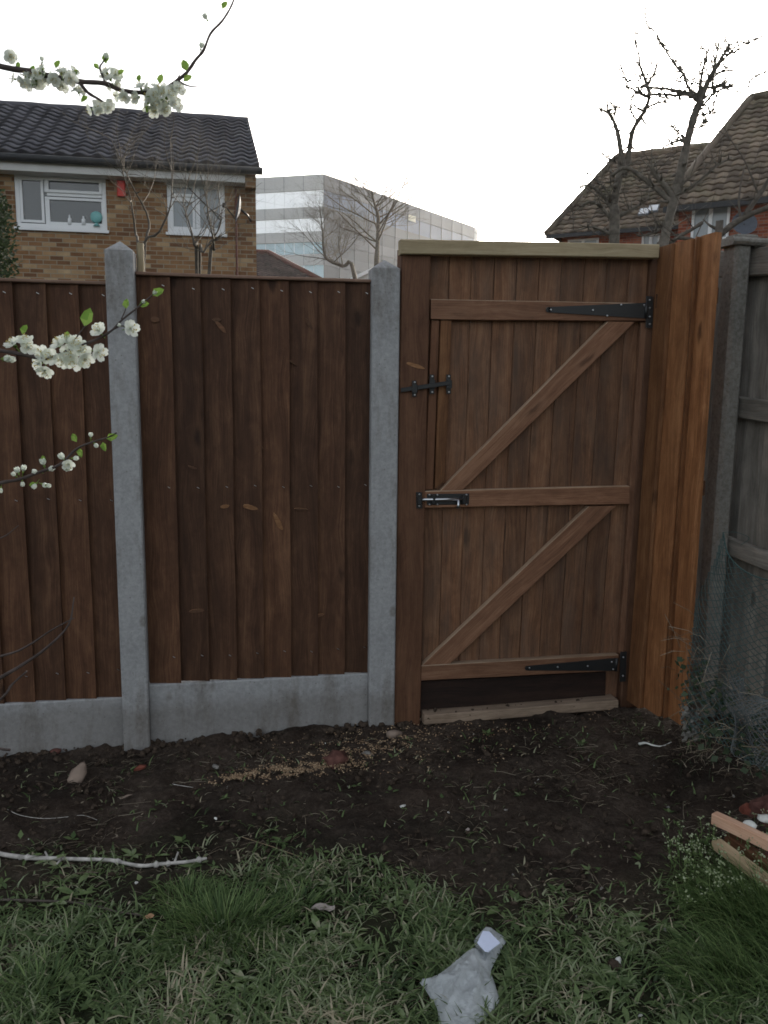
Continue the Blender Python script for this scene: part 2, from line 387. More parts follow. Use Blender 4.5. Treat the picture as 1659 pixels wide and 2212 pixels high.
def panel(x0, x1, z0, z1, n, label, off=0):
    root = empty('fence_panel', ((x0+x1)/2, .07, z0), label, 'fence panel', 'brown feather edge fence panels')
    mb = MB(); bw = (x1-x0)/n
    feather(mb, V((x0+off, .075, 0)), V((1, 0, 0)), V((0, -1, 0)), 0, bw, n, 0, z0, z1, .009)
    mb.box((x0-.02, .070, z0+.01), (x0+.03, .078, z1-.005)); mb.box((x1-.02, .070, z0+.01), (x1+.018, .078, z1-.005))
    scars = [] if x0 < -1 else [(540, 1096, 28, 10, -15), (601, 1128, 36, 11, -65), (486, 1094, 17, 8, 10), (477, 706, 26, 10, -50), (468, 690, 16, 8, 0), (425, 1320, 26, 8, 5), (668, 700, 22, 7, -60), (650, 1100, 26, 4, -4), (560, 960, 20, 4, -50), (415, 1010, 16, 5, -20), (690, 1330, 18, 6, 10), (335, 690, 15, 12, 0), (628, 780, 30, 3, -35)]
    for (px, py, L, wd, an) in scars:
        c = at(px, py, .052); L *= .0011; wd *= .0009; a_ = rad(an); pts = []
        for q in range(10):
            t_ = q/10*2*math.pi; ex = L*math.cos(t_)*(1+.25*R()); ez = wd*math.sin(t_)*(1+.3*R())
            pts.append(c+V((ex*math.cos(a_)-ez*math.sin(a_), 0, ex*math.sin(a_)+ez*math.cos(a_))))
        b = len(mb.v); mb.v += pts + [p_+V((0, .02, 0)) for p_ in pts]
        mb.face(list(range(b, b+10)), 1 if py in (1096, 1128, 1094) else 2, [(p_.x*4, p_.z*3) for p_ in pts], U(.2, .9))
        for q in range(10): mb.face([b+q, b+(q+1) % 10, b+10+(q+1) % 10, b+10+q], 1, None, .5)
    mb.build('boards', [FB, SC, SC2], root)
    m2 = MB(); m2.plank(V((x0, .062, z1+.006)), V((x1, .062, z1+.006)), V((0, .05, 0)), V((0, 0, .014)), seg=6, wob=.003, ch=.003)
    m2.build('capping_rail', CR, root)
    for k in range(n):
        for zz in (z1-.045, (z0+z1)/2, z0+.13):
            xx = x0+bw*k+bw*.88; c = V((xx, .05, zz+U(-.006, .006)))
            m3 = MB(); m3.plank(c+V((-.005, 0, .003)), c+V((.005, 0, -.002)), V((0, 0, .0028)), V((0, .003, 0)), ch=.0005)
            m3.build('nail', ZN, root)
    return root
panel(-.384, .622, .230, 2.047, 8, 'brown feather edge fence panel between the two concrete posts')
panel(-1.94, -.504, .178, 2.004, 11, 'darker brown fence panel cut off by the left edge of the photo')
mb = MB(); mb.plank(V((-.366, .104, 1.6)), V((-.366, .104, 2.185)), V((.026, 0, 0)), V((0, .035, 0)), seg=3, wob=.002)
tag(mb.build('timber_batten', HW, loc=(-.372, .1, 1.6)), 'thin pale timber strip sticking up behind the left concrete post', 'timber batten')

# ------------------------------------------------------------------ gate
X, Y, Z = V((1, 0, 0)), V((0, 1, 0)), V((0, 0, 1))
def bar(mb, ps, y0, y1, m=0, wob=.002, top=0, **k):
    """four pixel corners (tl, tr, br, bl) of a timber face on plane y0 extruded back to y1, subdivided, slightly wavy"""
    P = [at(px, py, y0) for px, py in ps]
    l1 = (P[1]-P[0]).length; l2 = (P[3]-P[0]).length
    if l1 >= l2: a0, a1, b0, b1 = P[0], P[1], P[3], P[2]
    else: a0, a1, b0, b1 = P[0], P[3], P[1], P[2]
    n = 10; o = U(0, 99); seed = U(0, 20); t = k.get('tint', R()); e = .003
    rings = []
    for i in range(n+1):
        s_ = i/n; A = a0.lerp(a1, s_); B = b0.lerp(b1, s_); w_ = (B-A).normalized()
        A = A+w_*wob*noise.noise(V((s_*3+o, 0, 0))); B = B+w_*wob*noise.noise(V((s_*3+o, 9, 0)))
        D = Y*(y1-y0); b = len(mb.v)
        mb.v += [A+w_*e, B-w_*e, B+D.normalized()*e, B+D, A+D, A+D.normalized()*e]; rings.append((b, (A-a0).length, (B-A).length))
    for i in range(n):
        b, u, wd = rings[i]; b2, u2, wd2 = rings[i+1]
        vv = [0, wd, wd+e, wd+e+abs(y1-y0), 2*wd+abs(y1-y0), 2*wd+2*abs(y1-y0), 2*wd+2*abs(y1-y0)+e]
        for k_ in range(6):
            kk = (k_+1) % 6
            mb.face([b+k_, b+kk, b2+kk, b2+k_], top if k_ in (4, 5) else m, [(u+seed, vv[k_]+seed), (u+seed, vv[k_+1]+seed), (u2+seed, vv[k_+1]+seed), (u2+seed, vv[k_]+seed)], t)
    for b, rv in ((rings[0][0], 1), (rings[-1][0], 0)):
        ids = [b+q for q in range(6)]
        mb.face(ids if rv else ids[::-1], m, [(seed+.003*q, seed+.02*q) for q in range(6)], t)
gp = empty('gate_post', (.81, .06, -.02), 'brown timber gate post on the left with black latch keep and bolt keeper', 'gate post')
mb = MB(); x0, x1 = .752, .885
mb.plank(V(((x0+x1)/2-.006, .07, -.2)), V(((x0+x1)/2+.004, .07, 2.2)), X*(x1-x0), Y*.1, seg=10, wob=.003, ch=.005, tint=.62)
mb.build('timber', PW, gp)
mb = MB()
c = at(895, 792, .018)
for (px, py, L, wd, an) in [(898, 790, 36, 7, -16)]:
    c = at(px, py, .0175); pts = []
    for q in range(10):
        t_ = q/10*2*math.pi; ex = L*.0011*math.cos(t_)*(1+.25*R()); ez = wd*.0011*math.sin(t_)*(1+.3*R()); a_ = rad(an)
        pts.append(c+V((ex*math.cos(a_)-ez*math.sin(a_), 0, ex*math.sin(a_)+ez*math.cos(a_))))
    b = len(mb.v); mb.v += pts+[p_+Y*.01 for p_ in pts]
    mb.face(list(range(b, b+10)), 0, [(p_.x*4, p_.z*3) for p_ in pts], .5)
    for q in range(10): mb.face([b+q, b+(q+1) % 10, b+10+(q+1) % 10, b+10+q], 0, None, .5)
mb.build('knot_scar', SC, gp)
def screws(par, pts, y, w_=.0045):
    for px, py in pts:
        c = at(px, py, y); mb = MB(); mb.tube([c+Y*.004, c-Y*.001, c-Y*.0025], [w_, w_, w_*.55], 8); mb.build('screw', ZN, par)
def cross_strap(parent, name, px, y0p, y1p, yw, wid=.02, tall=True):
    mb = MB(); a = at(px, y0p, yw); b = at(px, y1p, yw)
    mb.plank(a, b, X*wid, Y*.006, ch=.002, seg=2)
    m = (a+b)/2
    mb.plank(m-Z*.018-Y*.008, m+Z*.018-Y*.008, X*wid*1.25, Y*.014, ch=.003)
    o = mb.build(name, BLK, parent)
    screws(o, [(px+1, y0p+4), (px+1, y1p-4)], yw-.004)
    return o
cross_strap(gp, 'latch_keep', 895, 822, 857, .014)
mb = MB(); a, b = at(905, 1063, .015), at(906, 1098, .015)
mb.plank(a, b, X*.028, Y*.006, ch=.002); m = (a+b)/2; mb.plank(m-Z*.016-Y*.009, m+Z*.016-Y*.009, X*.022, Y*.016, ch=.004)
o = mb.build('bolt_keeper', BLK, gp); screws(o, [(906, 1068), (906, 1093)], .011)

gt = empty('gate', (1.38, .05, .03), 'brown wooden ledged and braced garden gate with black tee hinges', 'gate')
mb = MB()
nb = 10; yb = .062
TLx, TRx, BLx, BRx = 922, 1412, 902, 1330
tn = [.42, .75, .6, .72, .38, .62, .3, .42, .22, .66]
for k in range(nb):
    a, b = k/nb, (k+1)/nb
    def tx(f): return TLx+(TRx-TLx)*f
    def bx_(f): return BLx+(BRx-BLx)*f
    jt = U(-3, 3); ov = .003*(k % 2)
    bar(mb, [(tx(a)+.3, 541), (tx(b)-.3, 543), (bx_(b)-.3, 1541-18*b+jt), (bx_(a)+.3, 1541-18*a+jt)], yb+ov, yb+ov+.018, 0, .0015, tint=tn[k])
# dark backing tongue behind the joints
bar(mb, [(TLx+2, 545), (TRx-2, 547), (BRx-2, 1515), (BLx+2, 1530)], yb+.012, yb+.017, 0, 0, tint=.05)
mb.build('boards', GB, gt)
def gbar(name, ps, y0=.025, y1=.0615, mat=GR, **k):
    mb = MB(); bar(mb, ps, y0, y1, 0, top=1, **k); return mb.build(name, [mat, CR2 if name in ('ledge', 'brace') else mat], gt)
gbar('ledge', [(931, 646), (1402, 655), (1402, 694), (931, 690)], tint=.3)
gbar('ledge', [(917, 1061), (1360, 1050), (1360, 1089), (919, 1097)], tint=.55)
gbar('ledge_shade_strip', [(905, 1472.5), (1309, 1451.5), (1307, 1524), (903, 1541)], .05, .0615, SHD, tint=.5)  # added dark strip, shade under the bottom ledge put into its colour
gbar('ledge', [(906, 1438), (1336, 1414), (1336, 1449), (906, 1471)], tint=.18)
gbar('brace', [(1313, 694.5), (1372, 695.5), (1000, 1058.5), (952, 1059.5)], .028, .0615, tint=.5)
gbar('brace', [(1272, 1094), (1332, 1092.5), (973, 1433.5), (912, 1437)], .028, .0615, tint=.42)
gbar('stile', [(932, 692.5), (950, 692.5), (936, 1056), (917, 1058)], .037, .0615, PW, tint=.9)
gbar('stile', [(952, 692.5), (976, 692.5), (962, 1038), (939, 1056)], .035, .0615, OW, tint=.0)
gbar('stile', [(1384, 697), (1404, 697), (1357, 1412), (1338, 1412)], .04, .0615, GR, tint=.1)
gbar('stile', [(919, 560), (931, 560), (914, 1058), (905, 1058)], .03, .0615, PW, tint=.8)
def hinge(tip, root_, hw0, hw1, pl, yw):
    mb = MB()
    a = at(*tip, yw); b = at(*root_, yw); n = 8; L = (b-a).length; d = (b-a).normalized(); u_ = Z-d*Z.dot(d); u_.normalize()
    ra, rb = hw0, hw1; path = [a+d*L*q/n for q in range(n+1)]
    sec = [(-1, 0), (-1, -1), (1, -1), (1, 0)]
    hws = [ra+(rb-ra)*q/n for q in range(n+1)]
    for q in range(n+1):
        for (s1, s2) in ((-1, 0), (-1, -1), (1, -1), (1, 0)): mb.v.append(path[q]+u_*hws[q]*s1+Y*.005*s2)
    for q in range(n):
        for k in range(4): mb.face([q*4+k, q*4+(k+1) % 4, q*4+4+(k+1) % 4, q*4+4+k])
    mb.face([3, 2, 1, 0]); e = n*4; mb.face([e, e+1, e+2, e+3])
    mb.tube([a+Y*.0, a-Y*.005], ra, 12)
    p0, p1 = at(*pl[0], yw), at(*pl[1], yw)
    mb.plank(p0, p1, X*.034, Y*.006, ch=.002)
    mb.tube([b+X*.006-u_*rb-Y*.005, b+X*.006+u_*rb-Y*.005], .008, 10)
    return mb
h = hinge((1184, 669), (1392, 671), .012, .036, ((1403, 640), (1402, 708)), .024).build('tee_hinge', BLK, gt)
screws(h, [(1190, 669), (1281, 670), (1392, 659), (1342, 658), (1312, 682), (1404, 648), (1404, 700), (1404, 665), (1404, 684)], .016)
h = hinge((1138, 1443), (1328, 1435), .011, .033, ((1347, 1408), (1345, 1472)), .024).build('tee_hinge', BLK, gt)
screws(h, [(1144, 1443), (1205, 1441), (1270, 1439), (1322, 1430), (1325, 1446), (1347, 1420), (1346, 1460)], .016)
mb = MB(); mb.plank(at(866, 843, .006), at(972, 827, .006), Z*.020, Y*.006, ch=.002, seg=3)
lb = mb.build('latch_bar', BLK, gt)
cross_strap(gt, 'latch_strap', 933, 809, 851, .022, .022)
cross_strap(gt, 'latch_strap', 969, 809, 851, .022, .022)
bo = MB(); a, b = at(922, 1079, .024), at(1013, 1078, .024)
bo.plank(a, b, Z*.052, Y*.005, ch=.002)
for px in (937, 1003): q = at(px, 1079, .012); bo.plank(q-Z*.02, q+Z*.02, X*.018, Y*.02, ch=.005)
bolt = bo.build('tower_bolt', BLK, gt)
mb = MB(); mb.tube([at(902, 1079.5, .010), at(1004, 1078.5, .010)], .0072, 12); mb.build('bolt_rod', ZN, bolt)
mb = MB(); k0 = at(990, 1079, .004); mb.tube([k0, k0-Z*.022-Y*.004, k0-Z*.04-Y*.006], [.006, .006, .011], 10); mb.build('bolt_handle', ZN, bolt)
screws(bolt, [(928, 1069), (928, 1090), (1008, 1069), (1008, 1090), (945, 1069), (945, 1090)], .018)

# header beam above the gate
mb = MB(); a, b = at(866, 532.5, -.01), at(1424, 542, -.01)
mb.plank(a+Y*.03, b+Y*.03, Z*.062, Y*.06, seg=8, wob=.003, ch=.004, tint=.6)
tag(mb.build('timber_beam', HW, loc=tuple(a)), 'pale greenish timber beam lying across the top of the gate', 'timber beam')
# hinge side post, mostly behind the orange boards
mb = MB(); mb.plank(V((1.985, .085, -.2)), V((2.015, .085, 2.2)), X*.12, Y*.1, seg=6, wob=.003, ch=.005, tint=.4)
tag(mb.build('gate_post', PW, loc=(2.0, .08, 0)), 'dark brown timber post behind the hinges between gate and orange boards', 'gate post')
# threshold
mb = MB(); P = [at(896, 1552, .02), at(1318, 1531, .02)]
mb.plank(V((.89, .055, .006)), V((1.885, .052, .024)), Y*.15, Z*.05, seg=10, wob=.003, ch=.005, tint=.5)
tag(mb.build('threshold_board', wood('pale_dusty_board', (.16, .11, .075), (.27, .20, .145), (.38, .29, .215), knots=.3, stain=.5), loc=(1.4, .05, 0)), 'pale dusty timber board lying on the ground under the gate', 'timber board')
# orange return panel
root = empty('fence_panel', (2.02, -.16, 0), 'bright orange brown feather edge panel turned side on right of the gate', 'fence panel')
def ray_at(px, py, y): return at(px, py, y)
A0 = V((1.958, .02, 0)); B0 = V((2.072, -.325, 0)); D = (B0-A0); L = D.length; D.normalize(); N = V((D.y, -D.x, 0))
if N.x > 0: N = -N
mb = MB(); wds = [.105, .125, .035, .10]; tt = 0
for k, wd in enumerate(wds):
    o1 = U(0, 99); z1 = 2.246+.004*k; z0 = .03+.004*k
    sec = [(0, 0), (wd*1.06, 0), (wd*1.06, .020), (wd*1.0, .034), (wd*.86, .030), (0, .006)]
    path = [A0+D*tt+X*.026*(i/10)*(1-tt/L)+V((0, 0, z0+(z1-z0)*i/10)) + N*.003*noise.noise(V((i*.4+o1, 0, 0))) for i in range(11)]
    mb.sweep(sec, path, D, N, tint=[.15, .75, .35, .9][k]); tt += wd
mb.build('boards', OW, root)
for zz in (.3, 1.15, 2.0):
    mb = MB(); mb.plank(A0+D*.02-N*.03+Z*zz, A0+D*(L-.02)-N*.03+Z*zz, Z*.07, N*.04, ch=.004)
    mb.build('arris_rail', PW, root)

# ------------------------------------------------------------------ old side fence
FD = V((-.17, .985, 0)).normalized(); FP = V((2.36, -.30, 0))
mb = MB(); q = V((2.30, -.16, 0)); q.z = 0
top = onpl(1590, 512, (2.30, -.22, 0), X).z
pc = V((2.262, -.17, 0))
mb.plank(pc+Z*-.2, pc+Z*(top-.03), X*.082, Y*.11, seg=10, wob=.008, ch=.015)
root = empty('old_post', tuple(pc), 'weathered mossy concrete post with a cap right of the orange boards', 'fence post')
mb.build('shaft', OCON, root)
mb = MB(); c = pc+Z*(top-.018)+X*.02
mb.plank(c-X*.085, c+X*.085, Y*.16, Z*.034, seg=4, wob=.006, ch=.012); c2 = c+Z*.024; mb.plank(c2-X*.05, c2+X*.05, Y*.1, Z*.02, seg=2, ch=.008)
mb.build('cap', OCON, root)
root = empty('old_fence', tuple(FP), 'weathered grey wooden fence with three rails along the right edge', 'fence')
E0, E1 = 1570, 1659
def side_rail(y0a, y0b, y1a, y1b, th=.035):
    a = onpl(1560, y0a, FP, FD); b = onpl(1659, y0b, FP, FD); c = onpl(1560, y1a, FP, FD); d = onpl(1659, y1b, FP, FD)
    m0 = (a+c)/2; m1 = (b+d)/2; e = (m1-m0); m1 = m1+e*5.0
    mb = MB(); mb.plank(m0, m1, Z*abs(((a-c).length+(b-d).length)/2), V((-FD.y, FD.x, 0))*th, seg=16, wob=.006, ch=.006, tint=.7)
    mb.build('rail', GW, root)
side_rail(542, 531, 598, 593); side_rail(854, 863, 893, 916); side_rail(1155, 1189, 1192, 1232)
nrm = V((FD.y, -FD.x, 0))
mb = MB()
for k in range(18):
    s0 = -.48+.118*k; base = FP-FD*s0+nrm*.035
    ws = .118; o1 = U(0, 99)
    path = [base+Z*(-.05+2.25*i/8)+nrm*.004*noise.noise(V((i*.5+o1, 0, 0))) for i in range(9)]
    sec = [(0, 0), (-ws, .0), (-ws, .012), (0, .018)]
    mb.sweep(sec, path, FD, nrm, tint=R())
mb.build('boards', GW, root)

# ------------------------------------------------------------------ slumped wire netting
def catmull(P, n=6):
    P = [P[0]*2-P[1]]+P+[P[-1]*2-P[-2]]; out = []
    for i in range(1, len(P)-2):
        for q in range(n):
            t = q/n; a, b, c, d = P[i-1], P[i], P[i+1], P[i+2]
            out.append(.5*((2*b)+(c-a)*t+(2*a-5*b+4*c-d)*t*t+(3*b-a-3*c+d)*t*t*t))
    out.append(P[-2]); return out
root = empty('wire_netting', tuple(gr(1590, 1640)), 'slumped dark green chain link netting hanging on the old fence by the right edge', 'wire netting')
tops = catmull([dep(1562, 1150, 3.42), dep(1572, 1195, 3.38), dep(1600, 1228, 3.32), dep(1640, 1248, 3.25), dep(1700, 1262, 3.15), dep(1790, 1280, 3.0)], 8)
mb = MB(); mb.tube(tops, .0032, 5)
mb.tube(catmull([dep(1562, 1150, 3.42), dep(1590, 1150, 3.4), dep(1618, 1162, 3.36), dep(1600, 1178, 3.38)], 6), .0012, 4)
mb.build('edge_wire', WIRE, root)
def net(u, v):
    i = u*(len(tops)-1); k = min(int(i), len(tops)-2); t = tops[k].lerp(tops[k+1], i-k)
    bpt = dep(1472+u*250, 1560+u*150, 3.1-.35*u)
    p = t.lerp(bpt, v)
    p += rt*(-.02*math.sin(v*3.14)*(1-u)) + fw*(.04*noise.noise(V((u*4, v*4, 2)))+.05*math.sin(v*3.1)) + rt*.02*noise.noise(V((u*5, v*6, 8)))
    return p
mb = MB(); nu, nv = 13, 26
for sgn in (1, -1):
    for k in range(-nv, nu+nv):
        pts = []
        for j in range(nv*2+1):
            v = j/(nv*2); u = (k+sgn*j/2)/nu
            if 0 <= u <= 1:
                z = .0035*(1 if j % 2 else -1)*sgn
                pts.append(net(u, v)+fw*z)
            elif pts:
                if len(pts) > 1: mb.tube(pts, .0016, 4)
                pts = []
        if len(pts) > 1: mb.tube(pts, .0016, 4)
mb.build('mesh', WIRE, root)
mb = MB()
for sgn in (1, -1):
    for k in range(-16, 40):
        pts = []
        for j in range(33):
            v = .62+.36*j/32; u = (k+sgn*j/2)/22
            if .35 <= u <= 1: pts.append(net(u, v)+rt*.05*noise.noise(V((u*6, v*6, 14)))+up*.05*noise.noise(V((u*5, v*7, 24)))-fw*(.05+.06*noise.noise(V((u*7, v*7, 4))))+fw*.003*(1 if j % 2 else -1)*sgn)
            elif pts:
                if len(pts) > 1: mb.tube(pts, .0017, 4)
                pts = []
        if len(pts) > 1: mb.tube(pts, .0017, 4)
mb.build('folded_mesh', simple('galvanised_wire', (.085, .095, .095), .6, .4, 0, .5, 9), root)

# ------------------------------------------------------------------ brick house on the left
HY = 12.0
def wallbox(mb, a, b, m=0): mb.box(a, b, m, ch=.001)
TLh = at(0, 345, HY); EV = at(550, 374, HY); zE = EV.z; xR = at(553, 480, HY).x
root = empty('brick_house', (-4, HY, 0), 'buff brick house with dark wavy tiled roof behind the left fence', 'house')
mb = MB()
def front(mb, x0, x1, z0, z1, holes, y, m=0, th=.25):
    xs_ = sorted({x0, x1, *[h[0] for h in holes], *[h[1] for h in holes]}); 
    for i in range(len(xs_)-1):
        a, b = xs_[i], xs_[i+1]; hs_ = [h for h in holes if h[0] <= a+1e-6 and h[1] >= b-1e-6]
        zc = z0
        for h in sorted(hs_, key=lambda q: q[2]):
            if h[2] > zc: mb.quad([(a, y, zc), (b, y, zc), (b, y, h[2]), (a, y, h[2])], m)
            zc = h[3]
        if zc < z1: mb.quad([(a, y, zc), (b, y, zc), (b, y, z1), (a, y, z1)], m)
    for h in holes:
        a, b, c, d = h
        for q in ([(a, y, c), (b, y, c), (b, y+.1, c), (a, y+.1, c)], [(a, y, d), (a, y+.1, d), (b, y+.1, d), (b, y, d)],
                  [(a, y, c), (a, y+.1, c), (a, y+.1, d), (a, y, d)], [(b, y, c), (b, y, d), (b, y+.1, d), (b, y+.1, c)]): mb.quad(q, m)
def wrect(p0, p1, y=HY):
    a = at(*p0, y); b = at(*p1, y); return [a.x, b.x, b.z, a.z]
w1 = wrect((29, 374), (232, 497)); w2 = wrect((359, 389), (487, 506))
w1[2] = at(130, 494, HY).z; w1[3] = at(130, 379, HY).z
w2[2] = at(423, 504, HY).z; w2[3] = at(423, 392, HY).z
zTop = zE
front(mb, -16, xR, -.1, zTop, [w1, w2], HY)
RY = 14.8; ridgeR = at(536, 254, RY); zR = ridgeR.z-.05; xG = ridgeR.x
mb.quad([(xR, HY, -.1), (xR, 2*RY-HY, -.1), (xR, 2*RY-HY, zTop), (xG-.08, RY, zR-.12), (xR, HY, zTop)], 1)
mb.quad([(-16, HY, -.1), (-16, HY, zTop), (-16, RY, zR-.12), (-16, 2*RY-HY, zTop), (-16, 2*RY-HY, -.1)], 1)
mb.quad([(-16, 2*RY-HY, -.1), (-16, 2*RY-HY, zTop), (xR, 2*RY-HY, zTop), (xR, 2*RY-HY, -.1)], 0)
mb.build('wall', [BL, BLG], root)

def roof(mb, eL, eR, rR, rL, pitch=.3, row=.33, amp=.03, step=.03, m=0, sub=6, tint=None):
    """tiled plane: eave left/right, ridge right/left; waves run up the slope and each course steps"""
    ux = (eR-eL).normalized(); n = ux.cross((rL-eL)).normalized()
    if n.z < 0: n = -n
    uy = n.cross(ux).normalized()
    if uy.z < 0: uy = -uy
    H = max((rL-eL).dot(uy), (rR-eL).dot(uy)); W_ = (eR-eL).dot(ux)
    def lim(v):
        t = v/H
        return (rL-eL).dot(ux)*t, W_+((rR-eL).dot(ux)-W_)*t
    rows = int(H/row)+1
    for r_ in range(rows):
        v0 = r_*row; v1 = min(H, v0+row*1.04)
        if v0 >= H: break
        a0, b0 = lim(v0); a1, b1 = lim(min(v1, H)); lo, hi = min(a0, a1), max(b0, b1)
        dx = pitch/sub; off = (pitch/2 if amp < .02 and r_ % 2 else 0)
        i0 = math.floor((lo-off)/dx); i1 = math.ceil((hi-off)/dx); prev = None
        for i in range(i0, i1+1):
            x_ = i*dx+off
            c0 = min(max(x_, a0), b0); c1 = min(max(x_, a1), b1)
            w_ = lambda c: amp*(math.sin(2*math.pi*(c-off)/pitch)) if amp >= .02 else 0
            ti = math.floor((x_-off)/pitch)
            h_ = random.Random(r_*911+ti*31).random()
            lift = step+(.008*h_ if amp < .02 else .004*h_)
            pts = (eL+ux*c0+uy*(v0+step*.45)+n*(w_(c0)-.015), eL+ux*c0+uy*(v0+(.012*h_ if amp < .02 else 0))+n*(w_(c0)+lift), eL+ux*c1+uy*v1+n*(w_(c1)+.002))
            b = len(mb.v); mb.v += list(pts)
            if prev is not None and (c0-prev[1] > 1e-4 or c1-prev[2] > 1e-4):
                tn_ = random.Random(r_*77+ti*13).random()
                mb.face([prev[0], b, b+1, prev[0]+1], m, None, tn_, False)
                mb.face([prev[0]+1, b+1, b+2, prev[0]+2], m, None, tn_, .02 <= amp < .04)
            prev = (b, c0, c1)
mb = MB(); xo = xR+.06; ey = HY-.35; ez = zE+.03
sl_ = (zR-ez)/(RY-ey)
roof(mb, V((-16, ey, ez)), V((xo, ey, ez)), V((xG, RY, zR)), V((-16, RY, zR)), .30, .275, .024, .038, sub=8)
roof(mb, V((-16, 2*RY-ey, ez)), V((xo, 2*RY-ey, ez)), V((xG, RY, zR)), V((-16, RY, zR)), .31, 1.2, .03, .03, sub=4)
rf = mb.build('roof', TL, root)
m2 = MB(); m2.tube([V((-16+.45*i*1.0, RY, zR-.02+.012*(i % 2))) for i in range(int((xG+16)/.45)+1)]+[V((xG, RY, zR-.02))], .08, 8); m2.build('ridge_tiles', TL, rf)
m2 = MB(); m2.plank(V((xo-.02, ey, ez-.05)), V((xG-.02, RY, zR-.05)), V((.05, 0, 0)), V((0, 0, .12))); m2.build('verge', DKP, rf)
mb = MB(); xf = at(529, 383, ey+.03).x
mb.box((-16, ey+.04, zE-.24), (xf, ey+.065, zE-.075)); mb.box((-16, ey+.07, zE-.24), (xf, HY-.002, zE-.225)); mb.build('fascia', FAS, root)
mb = MB(); mb.tube([V((-16, ey-.03, zE-.04)), V((xo+.05, ey-.03, zE-.05))], .065, 10); mb.build('gutter', DKP, root)
mb = MB(); mb.box((xf+.003, ey+.1, zE-.3), (xR, HY-.002, zE-.03)); mb.build('corbel', BL, root)
def window(parent, r, y, lites, glassmat, name='window', sill=True):
    a, b, c, d = r; mb = MB(); f = .07
    fr = .05
    def rr(x0, x1, z0, z1, t, yy0, yy1):
        mb.box((x0, yy0, z0), (x1, yy1, z0+t)); mb.box((x0, yy0, z1-t), (x1, yy1, z1))
        mb.box((x0, yy0, z0+t), (x0+t, yy1, z1-t)); mb.box((x1-t, yy0, z0+t), (x1, yy1, z1-t))
    rr(a+.003, b-.003, c+.003, d-.003, f, y+.02, y+.09)
    wn = None
    for (u0, u1, v0, v1, sash) in lites:
        x0, x1 = a+(b-a)*u0, a+(b-a)*u1; z0, z1 = c+(d-c)*v0, c+(d-c)*v1
        rr(x0, x1, z0, z1, .045, y+(.0 if sash else .025), y+.07)
    for (u, v0, v1) in [(l[0], l[2], l[3]) for l in lites if l[0] > .1]:
        x0 = a+(b-a)*u; mb.box((x0-.03, y+.03, c+(d-c)*v0+.001), (x0+.02, y+.088, c+(d-c)*v1-.001))
    # fill everything between lites with transom bars
    for l in lites:
        if l[2] > .2: zz = c+(d-c)*l[2]; mb.box((a+(b-a)*l[0]+.01, y+.028, zz-.055), (a+(b-a)*l[1]-.01, y+.086, zz+.02))
    if sill: mb.box((a-.03, y-.05, c-.05), (b+.03, y+.05, c-.002))
    wn = mb.build(name, WPL, parent)
    g_ = MB(); g_.quad([(a+.02, y+.06, c+.02), (b-.02, y+.06, c+.02), (b-.02, y+.06, d-.02), (a+.02, y+.06, d-.02)]); g_.build('pane', glassmat, wn)
    return wn
window(root, w1, HY, [(.05, .31, .1, .94, False), (.34, .955, .68, .95, True), (.34, .97, .08, .6, False)], PANE)
wn2 = window(root, w2, HY, [(.06, .48, .7, .93, True), (.06, .48, .07, .66, False), (.52, .94, .07, .93, False)], CURT)
# ornaments on the inner sill of the left window (they stand against the pane)
for px, py, col, nm, lb, r_, hh in ((151, 478, WPL, 'candle', 'white candle on the left in the house window', .035, .17), (181, 478, WPL, 'ornament', 'small white ornament between candle and globe in the house window', .04, .15)):
    c = at(px, 486, HY+.04); mb = MB(); mb.tube([c, c+Z*hh*.6, c+Z*hh*.7, c+Z*hh], [r_, r_*.9, r_*.5, r_*.35], 8)
    tag(mb.build(nm, col, loc=tuple(c)), lb, 'ornament')
c = at(208, 469, HY+.0); mb = MB(); mb.blob(c, .10, rough=.02, sub=3, ax=(1, .35, 1), rot=Matrix.Identity(3)); mb.tube([c-Z*.15, c-Z*.1], [.06, .02], 8)
tag(mb.build('globe', simple('teal_paint', (.18, .42, .42), .5), loc=tuple(c)), 'round teal globe ornament at the right of the house window', 'ornament')
mb = MB(); a = at(253, 392, HY-.0); b = at(272, 426, HY); mb.box((a.x, HY-.09, b.z), (b.x, HY-.002, a.z), ch=.02); ab = mb.build('alarm_box', REDP, root)
def dish(parent, c, r, facing, armdir, mat=DSH):
    mb = MB(); f = V(facing).normalized(); a = f.orthogonal().normalized(); b = f.cross(a)
    rings = []
    for k in range(6):
        q = k/5; rr_ = r*q; o = c-f*(.22*r*(1-q*q)); ring = []
        for j in range(24):
            t = j/24*2*math.pi; mb.v.append(o+a*rr_*math.cos(t)*.92+b*rr_*math.sin(t)); ring.append(len(mb.v)-1)
        rings.append(ring)
    for k in range(5):
        for j in range(24): mb.face([rings[k][j], rings[k][(j+1) % 24], rings[k+1][(j+1) % 24], rings[k+1][j]], 0, None, .5, True)
    o = mb.build('satellite_dish', mat, parent)
    m2 = MB(); m2.tube([c-f*.2*r, c-f*.5*r+V(armdir)*.5, c-f*.5*r+V(armdir)], .02, 6)
    m2.tube([c-b*r*.9, c+f*r*.9], .012, 5); m2.plank(c+f*r*.85, c+f*r*1.1, a*.08, b*.05)
    m2.build('bracket', DKP, o)
    return o
c = at(513, 450, HY-.45); dish(root, c, .24, (-1, -.10, .15), (.12, .42, -.1))
mb = MB(); p_ = at(545, 380, HY-.06); mb.tube([V((xR-.35, HY-.04, zE-.3)), V((xR-.35, HY-.04, 0))], .02, 6); mb.build('cable', BRK2, root)

